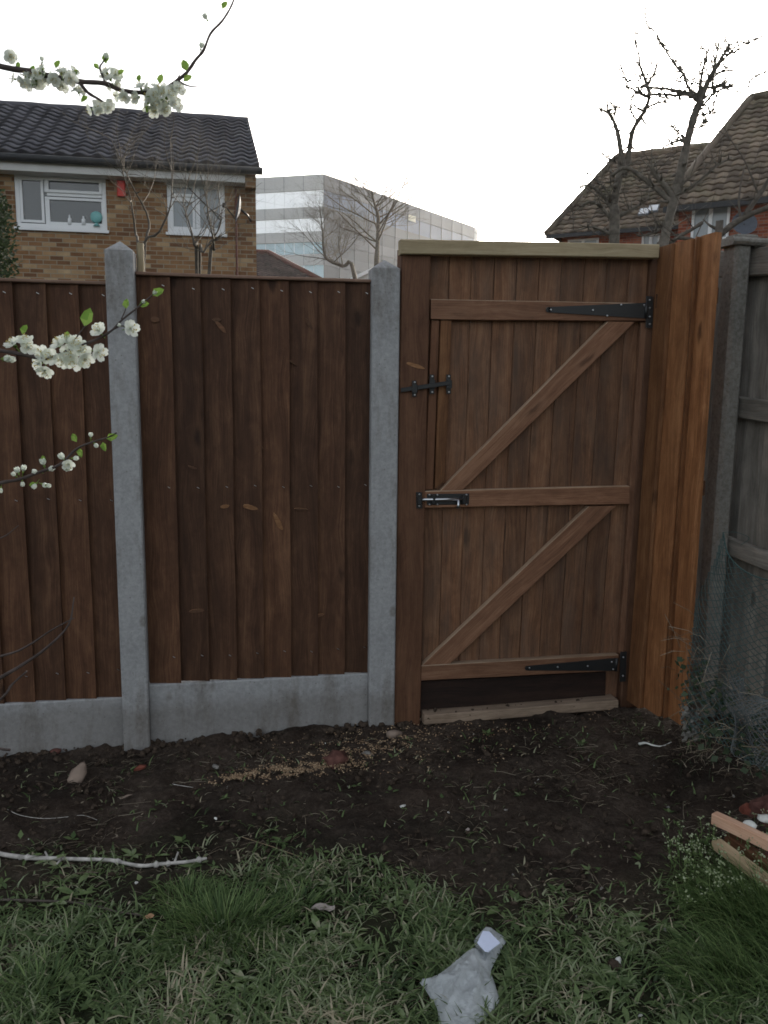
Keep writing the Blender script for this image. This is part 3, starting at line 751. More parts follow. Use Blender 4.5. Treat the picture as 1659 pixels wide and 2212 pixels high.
# ------------------------------------------------------------------ low tiled house behind the corner
root = empty('small_house', tuple(at(620, 600, 30)), 'low house with brown hipped roof peeping over the fence beside the brick house', 'house')
Yh = 30
e0, e1 = at(520, 612, Yh), at(712, 618, Yh); r1 = at(581, 548, Yh+5); r0_ = at(500, 548, Yh+5)
zz = (e0.z+e1.z)/2; e0.z = e1.z = zz; r0_ = V((e0.x-4, Yh+5, r1.z)); e0.x -= 4
mb = MB(); roof(mb, e0, e1, r1, r0_, .3, .33, .03, .03); e2 = V((e1.x, Yh+10, zz))
roof(mb, e1, e2, r1, r1, .3, .33, .03, .03); rf = mb.build('roof', TS, root)
m2 = MB(); m2.tube([r1+Z*.05, e1+Z*.06], .12, 6); m2.tube([r0_+Z*.05, r1+Z*.05], .12, 6); m2.build('hip_tiles', BRK2, rf)
mb = MB(); mb.box((e0.x+.4, Yh+.5, -.1), (e1.x-.4, Yh+9.5, zz)); mb.build('wall', BL, root)
root = empty('white_gable_house', tuple(at(780, 600, 40)), 'small pale gable roof peeping over the fence left of the second concrete post', 'house')
mb = MB(); Yw = 40; A, B, C_ = at(756, 604, Yw), at(832, 568, Yw), at(908, 604, Yw)
mb.quad([(A.x, Yw, -.1), (C_.x, Yw, -.1), (C_.x, Yw, A.z), (B.x, Yw, B.z), (A.x, Yw, A.z)]); 
mb.quad([(A.x, Yw+6, -.1), (A.x, Yw+6, A.z), (B.x, Yw+6, B.z), (C_.x, Yw+6, A.z), (C_.x, Yw+6, -.1)])
mb.quad([(A.x, Yw, -.1), (A.x, Yw, A.z), (A.x, Yw+6, A.z), (A.x, Yw+6, -.1)]); mb.build('wall', FAS, root)
mb = MB()
for s_ in (A, C_):
    mb.quad([(s_.x, Yw-.2, A.z+.03), (B.x, Yw-.2, B.z+.03), (B.x, Yw+6, B.z+.03), (s_.x, Yw+6, A.z+.03)])
    mb.plank(V((s_.x, Yw-.15, A.z-.03)), V((B.x, Yw-.15, B.z-.03)), Z*.18, Y*.06)
mb.build('roof', WPL, root)

# ------------------------------------------------------------------ office block
def office():
    K = dep(699, 600, 128); K.z = 0
    dl = V((math.sin(rad(-64)), math.cos(rad(-64)), 0)); dr = V((math.sin(rad(44)), math.cos(rad(44)), 0))
    root = empty('office_block', tuple(K), 'large pale office block with white window bands far behind the fence', 'office building')
    def zc(py): return onpl(699, py, K, dl).z
    lv = [376, 410, 446, 470, 499, 522, 548, 572, 600, 626, 652]
    Lw = onpl(500, 500, K, dl); LL = (Lw-K).length+6
    LR = (onpl(968, 500, K, dr)-K).length
    CL = simple('pale_cladding', (.50, .51, .51), .6, .3, 0, .05, .3); CLW = simple('sky_white_glazing', (.95, .96, .97), .35, .6, .5, .02, .2)  # glazing bands: bright sky reflection put into the white base colour
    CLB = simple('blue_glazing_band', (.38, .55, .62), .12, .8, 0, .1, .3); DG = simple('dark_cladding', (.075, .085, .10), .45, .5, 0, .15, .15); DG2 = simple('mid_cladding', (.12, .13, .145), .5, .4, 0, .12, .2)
    BLU = simple('blue_louvre', (.08, .12, .2), .4, .5, 0, .2, .3)
    def band(d, L, z0, z1, mat, name, off=0.0, thick=.6, s0=0):
        mb = MB(); nrm_ = V((d.y, -d.x, 0));
        if nrm_.dot(CAM-K) < 0: nrm_ = -nrm_
        a = K+d*s0+nrm_*off; b = K+d*L+nrm_*off
        mb.plank(a+Z*(z0+z1)/2-nrm_*thick/2, b+Z*(z0+z1)/2-nrm_*thick/2, Z*(z1-z0), nrm_*thick, ch=.02)
        return mb.build(name, mat, root)
    zs = [zc(p) for p in lv]; zs[-1] = -.1
    kinds = ['c', 'w', 'c', 'w', 'c', 'b', 'c', 'b', 'c', 'b']
    for k in range(10):
        z1, z0 = zs[k], zs[k+1]
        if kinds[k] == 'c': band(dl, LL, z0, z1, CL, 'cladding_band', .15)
        else: band(dl, LL, z0+.01, z1-.01, CLW if kinds[k] == 'w' else CLB, 'window_band', 0)
    # mullions
    nl = V((dl.y, -dl.x, 0)); nl = nl if nl.dot(CAM-K) > 0 else -nl
    for k in range(10):
        if kinds[k] != 'c':
            for q in range(1, int(LL/1.6)):
                a = K+dl*q*1.6+nl*.05; mb = MB(); mb.plank(a+Z*(zs[k+1]+.03), a+Z*(zs[k]-.03), dl*.035, nl*.08); mb.build('mullion', CLW, root)
        else:
            for q in range(1, int(LL/3.2)):
                a = K+dl*q*3.2+nl*.17; mb = MB(); mb.plank(a+Z*(zs[k+1]+.03), a+Z*(zs[k]-.03), dl*.06, nl*.06); mb.build('panel_joint', GRM, root)
    H = zs[0]
    for k in range(10):
        z1, z0 = zs[k], zs[k+1]
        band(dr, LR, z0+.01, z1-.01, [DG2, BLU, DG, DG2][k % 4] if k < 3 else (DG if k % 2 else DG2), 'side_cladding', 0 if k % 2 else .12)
    nr = V((dr.y, -dr.x, 0)); nr = nr if nr.dot(CAM-K) > 0 else -nr
    for q in range(1, int(LR/4)):
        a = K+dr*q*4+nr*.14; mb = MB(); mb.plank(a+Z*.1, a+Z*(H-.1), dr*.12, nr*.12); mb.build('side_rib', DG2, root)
    # lighter rounded end bay
    mb = MB(); c0 = K+dr*LR; n = 8; bk = dr.cross(Z); bk = bk if bk.dot(CAM-K) < 0 else -bk; rr_ = 9
    cc = c0+bk*rr_; ring = []
    for q in range(n+1):
        t = q/n*math.pi/2; ring.append(cc-bk*rr_*math.cos(t)+dr*rr_*math.sin(t))
    for q in range(n):
        a, b = ring[q], ring[q+1]; hh = 0
        while hh < H-.1:
            h2 = min(hh+3.2, H); mb.quad([a+Z*(hh+.05), b+Z*(hh+.05), b+Z*(h2-.05), a+Z*(h2-.05)]); hh += 3.2
    mb.build('end_bay', CL, root)
    mb = MB(); a, b, c = K+dl*LL, K, c0
    pts = [a, b, c]+ring[1:]+[ring[-1]+bk*20, a+bk*30]
    mb.quad([p+Z*(H-.3) for p in pts]); mb.build('roof', GRM, root)
    mb = MB(); mb.quad([ring[-1], ring[-1]+bk*20, ring[-1]+bk*20+Z*H, ring[-1]+Z*H]); mb.quad([a, a+bk*30, a+bk*30+Z*H, a+Z*H]); mb.build('end_wall', CL, root)
    p = onpl(888, 472, K, dr); mb = MB(); mb.plank(p-dr*1.2+nr*.2, p+dr*1.2+nr*.2, Z*1.0, nr*.1); mb.build('window', simple('lit_spot_pane', (.7, .66, .5), .3), root)  # small pane, its lit spot put into the yellowish colour
office()

# ------------------------------------------------------------------ brown-roofed house on the right
root = empty('red_brick_house', tuple(dep(1500, 700, 24)), 'red brick house with steep brown tiled roofs behind the gate on the right', 'house')
P0 = dep(1475, 452, 21); WD = V((math.sin(rad(132)), math.cos(rad(132)), 0))
def rw(px, py): return onpl(px, py, P0, WD)
nW = V((WD.y, -WD.x, 0)); nW = nW if nW.dot(CAM-P0) > 0 else -nW
zEv = rw(1500, 447).z
eL = rw(1468, 445); eL.z = zEv; eR = rw(1900, 440); eR.z = zEv
eL2 = eL+nW*.35-WD*.3; eR2 = eR+nW*.35
bkR = -nW
def solve_back(px, py, base):      # point straight behind the eave at that pixel on a given depth offset
    return onpl(px, py, base, WD)
rp = onpl(1622, 214, P0+bkR*4.2, WD); rq = rp+WD*6
mb = MB(); roof(mb, eL2, eR2, rq, rp, .27, .30, .022, .04, sub=4)
bL = eL2+bkR*9.1; roof(mb, bL, eL2, rp, rp, .27, .30, .022, .04, sub=4)
mb.quad([bL, eR2+bkR*9.1, rq, rp])
e0 = dep(1180, 508, 27); e1 = dep(1480, 503, 25); e1.z = e0.z; e1.z = e0.z
dE = (e1-e0); dE.z = 0; dE.normalize(); bE = V((-dE.y, dE.x, 0)); bE = bE if bE.dot(fw) > 0 else -bE
# ridge of the lower wing, parallel to its eave
q1 = onpl(1332, 341, e0+bE*4.2, dE); q2 = q1+dE*7.0; e1 = e0+dE*9.5
roof(mb, e0, e1, q2, q1, .27, .30, .022, .04, sub=4)
roof(mb, e0+bE*8.4, e0, q1, q1, .27, .30, .022, .04, sub=4)
mb.quad([e0+bE*8.4, e1+bE*8.4, q2, q1]); mb.quad([e1, e1+bE*8.4, q2])
rf = mb.build('roof', TR, root)
m2 = MB()
for a, b in ((rp, rq), (rp, eL2), (q1, q2), (q1, e0)):
    n = int((b-a).length/.4); m2.tube([a.lerp(b, i/n)+Z*(.04+.02*(i % 2)) for i in range(n+1)], .11, 6)
m2.build('ridge_tiles', TR, rf)
mb = MB()
win = (rw(1497, 446).lerp(rw(1497, 446), 0), rw(1572, 540))
s0 = (win[0]-P0).dot(WD); s1 = (win[1]-P0).dot(WD); wz1 = zEv-.02; wz0 = rw(1535, 520).z
sL = (eL-P0).dot(WD); sR = (eR-P0).dot(WD)
def wp(s_, z, o=0): p = P0+WD*s_+nW*o; return V((p.x, p.y, z))
for a, b, c, d in ((sL, s0, -.1, zEv), (s1, sR, -.1, zEv), (s0, s1, -.1, wz0), ): mb.quad([wp(a, c), wp(b, c), wp(b, d), wp(a, d)])
mb.quad([wp(sL, -.1), wp(sL, -.1, -9), wp(sL, zEv, -9), wp(sL, zEv)])
mb.quad([wp(sR, -.1), wp(sR, -.1, -9), wp(sR, zEv, -9), wp(sR, zEv)]); mb.quad([wp(sL, -.1, -9), wp(sR, -.1, -9), wp(sR, zEv, -9), wp(sL, zEv, -9)])
# lower wing walls
i0, i1 = e0+dE*.4+bE*.4, e1+bE*.4
for a, b in ((i0, i1), (i0, i0+bE*7.6), (i1, i1+bE*7.6), (i0+bE*7.6, i1+bE*7.6)):
    mb.quad([V((a.x, a.y, -.1)), V((b.x, b.y, -.1)), V((b.x, b.y, e0.z)), V((a.x, a.y, e0.z))])
mb.build('wall', BR, root)
mb = MB(); mb.plank(eL2-Z*.08+nW*.05, eR2-Z*.08+nW*.05, Z*.14, nW*.1); mb.plank(e0-Z*.06-bE*.03, e1-Z*.06-bE*.03, Z*.12, bE*.08); mb.build('gutter', DKP, root)
def obl_window(s0, s1, z0, z1, P, D, N_, gm, name='window', bars=2):
    mb = MB(); q = lambda s_, z, o: V(((P+D*s_+N_*o).x, (P+D*s_+N_*o).y, z)); f = .06
    for a, b, c, d in ((s0, s1, z0, z0+f), (s0, s1, z1-f, z1), (s0, s0+f, z0+f, z1-f), (s1-f, s1, z0+f, z1-f)):
        mb.plank(q(a, (c+d)/2, .03), q(b, (c+d)/2, .03), Z*(d-c), N_*.07, ch=.003)
    for k in range(1, bars):
        s_ = s0+(s1-s0)*k/bars; mb.plank(q(s_, z0+f, .03), q(s_, z1-f, .03), D*.09, N_*.066, ch=.003)
    w_ = mb.build(name, WPL, root)
    g_ = MB(); g_.quad([q(s0+.01, z0+.01, .012), q(s1-.01, z0+.01, .012), q(s1-.01, z1-.01, .012), q(s0+.01, z1-.01, .012)]); g_.build('pane', gm, w_)
obl_window(s0, s1, wz0, wz1, P0, WD, nW, CURT)
PE = V((i0.x, i0.y, 0))
for pa, pb in (((1228, 516), (1292, 560)), ((1388, 504), (1424, 550))):
    a = onpl(*pa, PE, dE); b = onpl(*pb, PE, dE)
    obl_window((a-PE).dot(dE), (b-PE).dot(dE), b.z, min(a.z, e0.z-.14), PE, dE, -bE, CURT)
c = rw(1616, 490)+nW*.55; dish(root, c, .30, (-.4, -.85, .3), tuple(-nW*.4-Z*.15))
# skylights
uE = (q1-e0); nE = dE.cross(uE).normalized(); nE = nE if nE.z > 0 else -nE
def plpt(px, py, P, n_): d = ray(px, py); return CAM+d*((P-CAM).dot(n_)/d.dot(n_))
uy_ = nE.cross(dE); uy_ = uy_ if uy_.z > 0 else -uy_
for px, py in ((1392, 462), (1412, 455)):
    c = plpt(px, py, e0, nE)+nE*.07; mb = MB(); mb.plank(c-uy_*.2, c+uy_*.2, dE*.32, nE*.06); sk_ = mb.build('skylight', GRM, root)
    g_ = MB(); g_.quad([c+nE*.034+dE*a*.13+uy_*b*.17 for a, b in ((-1, -1), (1, -1), (1, 1), (-1, 1))]); g_.build('pane', WPL, sk_)

# ------------------------------------------------------------------ bare trees
def grow(mb, p, d, L, r, lv, bend=.25, spur=0, upb=.15, nseg=5, kids=4, m=0, lastr=.25, spread=.9, budsz=0):
    pts = [p.copy()]; rs = [r]; q = p.copy(); dd = d.normalized()
    for i in range(nseg):
        dd = (dd+V((U(-1, 1), U(-1, 1), U(-1, 1)))*bend+Z*upb*.3).normalized()
        q = q+dd*L/nseg; pts.append(q.copy()); rs.append(r*(1-(1-lastr)*(i+1)/nseg))
    mb.tube(pts, rs, 6 if r > .02 else 4 if r > .006 else 3, m, caps=False, tint=.5)
    if lv > 0:
        for k in range(kids):
            t = U(.25, 1); i = min(int(t*nseg), nseg-1); b = pts[i].lerp(pts[i+1], t*nseg-i)
            ax = (pts[i+1]-pts[i]).normalized(); side = ax.orthogonal().normalized(); side.rotate(Matrix.Rotation(U(0, 6.28), 3, ax))
            nd = (ax*(1.1-spread*.5)+side*spread*U(.6, 1.1)+Z*upb).normalized()
            grow(mb, b, nd, L*U(.45, .7), rs[i]*U(.4, .6), lv-1, bend, spur, upb, max(3, nseg-1), kids, m, lastr, spread, budsz)
    if spur:
        for k in range(random.choice((0, 0, 1))):
            i = random.randrange(nseg); b = pts[i].lerp(pts[i+1], R()); s_ = V((U(-1, 1), U(-1, 1), U(-.4, 1))).normalized()
            l_ = U(.02, .07); mb.tube([b, b+s_*l_*.5, b+s_*l_], [rs[i]*.5+.002, rs[i]*.4+.002, .002], 4, m, tint=.4)
def skel(mb, pts, rs, m=0, knob=0, **kw):
    P = catmull(pts, 4); n = len(P); rr_ = []
    for i in range(n):
        t = i/(n-1)*(len(rs)-1); k = min(int(t), len(rs)-2); rr_.append((rs[k]+(rs[k+1]-rs[k])*(t-k))*(1+U(-.12, .12)))
    mb.tube(P, rr_, 7, m, tint=.5)
    for _ in range(int(knob*.5)):
        i = random.randrange(n-1); b = P[i].lerp(P[i+1], R()); s_ = V((U(-1, 1), U(-1, 1), U(-.5, 1))).normalized(); l_ = U(.04, .15)
        r_ = rr_[i]; mb.tube([b, b+s_*(r_+l_*.5), b+s_*(r_+l_)+Z*.02], [r_*.5+.004, r_*.25+.005, .003], 4, m, tint=.4)
    return P, rr_
def tree_obj(name, label, loc, trunk, twigs, bark=BARK, group='bare trees behind the fence'):
    root = empty(name, loc, label, 'tree', group)
    trunk.build('trunk', bark, root); twigs.build('crown', bark, root); return root
# knobbly pruned tree on the right, two stems
def D9(px, py, o=0): return dep(px, py, 9+o)
tk = MB(); tw = MB()
gb_ = D9(1432, 700); gb_.z = 0
main = [(1430, 600), (1434, 523), (1458, 423), (1476, 346), (1486, 301), (1500, 249), (1514, 215), (1531, 173), (1559, 125), (1576, 97)]
base = D9(1428, 640); base.z = -.1
P, r_ = skel(tk, [base]+[D9(*q) for q in main], [.075, .06, .055, .05, .045, .042, .045, .035, .028, .018, .012], knob=26)
for pts, r0__, r1__, o in [
    ([(1512, 218), (1490, 203), (1469, 199), (1440, 192), (1413, 190), (1385, 186)], .022, .012, .1),
    ([(1510, 222), (1490, 206), (1460, 206), (1425, 203), (1395, 206), (1370, 196)], .018, .010, -.1),
    ([(1512, 205), (1516, 160), (1526, 118), (1514, 98)], .018, .006, .2),
    ([(1530, 190), (1552, 186), (1583, 187)], .014, .012, .15),
    ([(1518, 230), (1538, 205), (1560, 192), (1582, 186)], .014, .008, -.1),
    ([(1528, 180), (1550, 160), (1575, 145)], .012, .006, -.2),
    ([(1540, 155), (1548, 120), (1553, 92)], .014, .008, .1),
    ([(1458, 432), (1435, 400), (1413, 374), (1408, 355)], .035, .02, -.1),
    ([(1455, 440), (1420, 410), (1390, 385), (1352, 362), (1320, 380)], .035, .015, .15),
    ([(1462, 420), (1500, 400), (1545, 360), (1580, 340)], .025, .01, .3),
    ([(1482, 300), (1455, 308), (1431, 319)], .016, .006, .0),
    ([(1480, 298), (1462, 285), (1455, 275)], .012, .005, .1),
    ([(1502, 250), (1530, 246), (1545, 246)], .012, .005, .1),
    ([(1495, 275), (1515, 275), (1530, 262)], .012, .004, .1),
    ([(1476, 159), (1462, 145), (1448, 125), (1436, 105), (1424, 87), (1412, 66), (1399, 55), (1395, 30), (1398, 14)], .014, .004, .3),
    ([(1500, 215), (1485, 185), (1476, 159)], .014, .013, .3),
    ([(1583, 114), (1605, 100), (1630, 88), (1680, 62)], .008, .005, .4),
    ([(1560, 130), (1575, 118), (1583, 114)], .010, .008, .4),
    ([(1530, 175), (1600, 200), (1625, 170), (1655, 155)], .006, .012, .5),
    ([(1450, 470), (1420, 500), (1380, 510)], .02, .008, .2)]:
    Pb, rb = skel(tk, [D9(x, y, o*(i/len(pts))) for i, (x, y) in enumerate(pts)], [r0__, r1__], knob=len(pts)*5)
    for k in range(8):
        b = random.choice(Pb[len(Pb)//3:]); grow(tw, b, V((U(-1, 1), U(-1, 1), U(-.2, 1))), U(.25, .7), .0062, 1, .3, 2, .2, 4, 3)
for k in range(26):
    b = random.choice(P[8:]); grow(tw, b, V((U(-1, 1), U(-1, 1), U(0, .9))), U(.3, 1.0), .0085, 1, .3, 3, .2, 5, 3)
tree_obj('bare_tree', 'tall knobbly bare pruned tree rising behind the right half of the gate', tuple(base), tk, tw)
tk = MB(); tw = MB(); base = D9(1330, 640, .5); base.z = -.1
P, r_ = skel(tk, [base]+[D9(x, y, .5) for x, y in [(1327, 520), (1325, 450), (1336, 390), (1342, 346), (1336, 294), (1323, 256), (1308, 240), (1292, 235)]], [.07, .06, .05, .045, .04, .026, .02, .014, .008], knob=20)
for pts, a, b_ in [([(1338, 380), (1352, 370), (1361, 312), (1366, 285), (1379, 260), (1395, 235), (1402, 208), (1398, 185), (1389, 160), (1382, 139), (1380, 120), (1375, 97), (1370, 66)], .035, .006),
                   ([(1385, 250), (1400, 232), (1430, 220), (1450, 228)], .014, .006), ([(1376, 262), (1362, 235), (1366, 210)], .014, .005),
                   ([(1400, 210), (1380, 200), (1362, 190), (1345, 182)], .014, .005), ([(1398, 190), (1405, 172), (1412, 160)], .012, .005),
                   ([(1325, 255), (1330, 240), (1322, 225)], .01, .004), ([(1356, 178), (1348, 165), (1342, 145)], .008, .006),
                   ([(1328, 460), (1300, 420), (1270, 400), (1245, 410)], .028, .008), ([(1326, 480), (1290, 440), (1262, 440), (1230, 470)], .024, .006),
                   ([(1332, 470), (1370, 450), (1400, 430)], .025, .008), ([(1326, 510), (1280, 490), (1240, 500)], .02, .006), ([(1330, 350), (1310, 340), (1300, 330)], .012, .004),
                   ([(1325, 430), (1290, 390), (1255, 370), (1215, 372)], .012, .003)]:
    Pb, rb = skel(tk, [D9(x, y, .5) for x, y in pts], [a, b_], knob=len(pts)*4)
    for k in range(8):
        b = random.choice(Pb[len(Pb)//3:]); grow(tw, b, V((U(-1, 1), U(-1, 1), U(-.3, 1))), U(.25, .7), .0062, 1, .3, 2, .2, 4, 3)
for k in range(16):
    b = random.choice(P[4:]); grow(tw, b, V((U(-1, 1), U(-1, 1), U(-.2, .9))), U(.3, .9), .0085, 1, .3, 3, .2, 5, 3)
tree_obj('bare_tree', 'twin forked bare tree behind the middle of the gate, left of the tallest bare tree', tuple(base), tk, tw)
tk = MB(); tw = MB(); base = dep(1540, 640, 6.5); base.z = -.1
P, r_ = skel(tk, [base]+[dep(x, y, 6.5) for x, y in [(1550, 540), (1559, 506), (1604, 471), (1659, 448), (1740, 420)]], [.03, .03, .024, .024, .02, .014], knob=3)
for pts, a, b_ in [([(1606, 470), (1635, 428), (1659, 392), (1700, 330)], .022, .016), ([(1600, 473), (1596, 440), (1600, 400), (1608, 360)], .012, .005), ([(1545, 545), (1500, 520), (1465, 513)], .018, .016), ([(1452, 520), (1490, 498), (1517, 481)], .012, .016), ([(1640, 425), (1610, 350), (1570, 290)], .009, .004)]:
    Pb, rb = skel(tk, [dep(x, y, 6.5) for x, y in pts], [a, b_], knob=2)
    for k in range(3): grow(tw, random.choice(Pb), V((U(-1, .6), U(-1, 1), U(0, 1))), U(.2, .5), .005, 1, .2, 0, .2, 4, 3)
tree_obj('bare_tree', 'grey bare tree with thick low limbs above the old mossy post at the right edge', tuple(base), tk, tw, BARK2)
# far trees in front of the office block
def far_tree(px, pts, dist, rad_, lv, n, label, spreadx=1.3, sz=3.2):
    tk = MB(); tw = MB(); base = dep(px, 640, dist); base.z = -.1
    Pt, rr__ = skel(tk, [base]+[dep(x, y, dist) for x, y in pts], [rad_*(1-.85*i/len(pts)) for i in range(len(pts)+1)])
    m = len(Pt)
    for k in range(n):
        i = int(m*(.42+.56*(k/n))); i = min(i, m-1); h = (i/m); an = U(0, 6.28)
        d = V((math.cos(an)*spreadx, math.sin(an), U(.05, .75)+h*.4))
        grow(tw, Pt[i], d, sz*(1.25-h)*U(.7, 1.1), rad_*.34*(1.15-h), lv, .14, 0, .14, 5, 6, spread=.8, lastr=.35)
    return tree_obj('bare_tree', label, tuple(base), tk, tw)
far_tree(812, [(813, 595), (815, 540), (817, 470), (806, 430), (803, 402)], 30, .13, 3, 34, 'bare upright tree with wide fine crown standing before the middle of the office block', sz=3.0)
far_tree(800, [(766, 597), (740, 575), (703, 555), (697, 500), (690, 445)], 30, .10, 3, 24, 'leaning bare tree in front of the white bands of the office block', sz=2.4)
# shrubs before the brick house
def shrub(label, stems, dist):
    tk = MB(); tw = MB(); base = dep(stems[0][0][0], 660, dist); base.z = -.1
    for pts in stems:
        Pt, _ = skel(tk, [base+V((U(-.1, .1), U(-.1, .1), 0))]+[dep(x, y, dist+U(-.3, .3)) for x, y in pts], [.022, .016, .008, .004], knob=5)
        for k in range(9):
            b = random.choice(Pt[len(Pt)//2:]); grow(tw, b, V((U(-1, 1), U(-1, 1), U(0, 1.1))), U(.3, .9), .0055, 2, .22, 0, .25, 4, 4)
    root = empty('bare_shrub', tuple(base), label, 'shrub', 'leafless shrubs before the brick house')
    tk.build('stems', BARK2, root); tw.build('twigs', BARK2, root)
shrub('leafless shrub right of the left concrete post top, before the brick wall between the windows', [[(300, 590), (292, 500), (280, 420), (250, 330)], [(310, 590), (322, 480), (285, 400), (240, 300)], [(300, 590), (345, 500), (370, 430), (368, 300)]], 9)
shrub('leafless shrub in front of the curtained right window of the brick house', [[(425, 590), (420, 530), (408, 480), (395, 440)], [(452, 590), (462, 540), (456, 495), (440, 450)], [(430, 590), (440, 545), (470, 500), (480, 470)]], 8)
# evergreen at the left edge
def leaf_mat(name, a, b, tr=.25):
    g = NT(name); t = rnd(g); c = g.ramp(t, [(0, a), (1, b)]); g.fin(c, .55, .3)
    tl = g.n('ShaderNodeBsdfTranslucent', {'Color': c}); mx = g.n('ShaderNodeMixShader', {0: tr, 1: g.b.outputs[0], 2: tl.outputs[0]})
    g.t.links.new(mx.outputs[0], g.out.inputs[0]); return g.mat
EV_ = leaf_mat('evergreen_leaf', (.012, .022, .010), (.035, .055, .022))
tk = MB(); tw = MB(); base = dep(-60, 660, 9); base.z = -.1
tk.tube([base, base+Z*3], [.08, .03], 6)
for k in range(15000):
    h = R()**.5; a = U(0, 6.28); rr_ = (.50-.12*h**5)*(R()**.4)*(1+.25*noise.noise(V((a*2, h*6, 0))))
    c = base+V((math.cos(a)*rr_, math.sin(a)*rr_, .4+h*3.3)); d = V((U(-1, 1), U(-1, 1), U(-.5, 1))).normalized(); e = d.orthogonal().normalized(); l_ = U(.03, .06)
    tw.quad([c-e*.012, c+d*l_*.5+e*.018, c+d*l_, c+d*l_*.5-e*.018])
root = empty('evergreen_shrub', tuple(base), 'dark evergreen shrub at the left edge in front of the brick house', 'shrub')
tk.build('trunk', BARK, root); tw.build('crown', EV_, root)

# ------------------------------------------------------------------ blossom tree leaning in from the left
PET = leaf_mat('white_petals', (.74, .78, .68), (.88, .90, .84), .45)
GRN = leaf_mat('fresh_leaf', (.13, .24, .04), (.25, .38, .08), .4)
STM = simple('yellow_stamens', (.55, .45, .12), .6)
root = empty('blossom_tree', (-1.75, -2.75, -.03), 'plum tree leaning in from the left with white blossom on thin dark twigs', 'tree')
mb = MB(); tb = V((-1.75, -2.75, -.1)); skel(mb, [tb, tb+V((.05, 0, .7)), tb+V((.12, .08, 1.4)), tb+V((.08, .1, 2.4))], [.06, .05, .045, .03], knob=6)
mb.build('trunk', BARK2, root)
def flower_mesh(full=1.0, n=5, petal=.0115, seed=0):
    mb = MB(); rs_ = random.Random(seed)
    for k in range(n):
        a = k/n*6.283+rs_.uniform(-.15, .15); w_ = .0085; WP = {0: .22, .3: .72, .6: 1.0, .85: .88, 1: .42}; d = V((math.cos(a), math.sin(a), 0)); s_ = V((-d.y, d.x, 0)); cu = rs_.uniform(.15, .7) if full > .5 else 1.6
        f = lambda t, sd: d*petal*t*(1 if full > .5 else .45)+s_*sd*w_*.66*WP[t]+Z*petal*cu*t*t*.8+Z*abs(sd)*.0015
        ts = [0, .3, .6, .85, 1]; b = len(mb.v)
        for t in ts:
            for sd in (-1, 0, 1): mb.v.append(f(t, sd))
        for i in range(4):
            for j in range(2): mb.face([b+i*3+j, b+i*3+j+1, b+i*3+j+4, b+i*3+j+3], 0, None, rs_.random(), True)
    if full > .5:
        for k in range(14):
            a = rs_.uniform(0, 6.28); r_ = rs_.uniform(.002, .006); h = rs_.uniform(.006, .010)
            e = V((math.cos(a)*r_, math.sin(a)*r_, h)); mb.tube([V((0, 0, .001)), e], .00022, 3, 0, tint=.9); mb.blob(e, .0007, 1, sub=1)
    mb.blob(V((0, 0, -.002)), .0028, 2, sub=1, rough=.1); mb.tube([V((0, 0, -.002)), V((0, 0, -.014))], .0007, 4, 2)
    return mb
def proto(mb, name):
    me = bpy.data.meshes.new(name); me.from_pydata([tuple(p) for p in mb.v], [], mb.f)
    for m in (PET, STM, GRN): me.materials.append(m)
    me.polygons.foreach_set('material_index', mb.m); me.polygons.foreach_set('use_smooth', mb.sm)
    a_ = me.attributes.new('rnd', 'FLOAT', 'FACE'); a_.data.foreach_set('value', mb.c); return me
FLM = [proto(flower_mesh(1, 5, .0115, s_), 'blossom') for s_ in range(5)]
BUD = [proto(flower_mesh(0, 5, .010, s_), 'bud') for s_ in range(2)]
def place(me, name, p, d, sc, parent, ploc):
    o = bpy.data.objects.new(name, me); COL.objects.link(o); o.parent = parent; o.location = p-ploc
    q = V(d).normalized().to_track_quat('Z', 'Y').to_euler(); o.rotation_euler = q; o.scale = (sc,)*3; return o
def blossom_branch(paths, flowers, buds, leaves, bark=TWIG, extra=None):
    mb = MB()
    for pts, ra, rb_ in paths: skel(mb, [dep(*q) for q in pts], [ra, rb_], knob=0)
    br = mb.build('branch', bark, root); pl = V(root.location)
    for (px, py, z, s_, dx, dy) in flowers:
        p = dep(px, py, z); d = rt*dx+up*dy-fw*U(.4, 1.2)
        place(random.choice(FLM), 'blossom', p, d, s_, br, pl)
    for (px, py, z, s_, dx, dy) in buds: place(random.choice(BUD), 'bud', dep(px, py, z), rt*dx+up*dy-fw*.3, s_*.62, br, pl)
    if leaves:
        lm = MB()
        for (px, py, z, L_, dx, dy) in leaves:
            p = dep(px, py, z); d = (rt*dx+up*dy).normalized(); s_ = (d.cross(fw)).normalized(); w_ = L_*.32
            P4 = [p, p+d*L_*.35+s_*w_-fw*.003, p+d*L_*.75+s_*w_*.7-fw*.002, p+d*L_, p+d*L_*.75-s_*w_*.7-fw*.001, p+d*L_*.35-s_*w_-fw*.003]
            mid = [p+d*L_*.35+fw*.002, p+d*L_*.75+fw*.002]
            b = len(lm.v); lm.v += P4+mid
            for f in ([0, 1, 6], [1, 2, 7, 6], [2, 3, 7], [3, 4, 7], [4, 5, 6, 7], [5, 0, 6]): lm.face([b+i for i in f], 0, None, R(), True)
        lm.build('leaves', GRN, br)
    return br
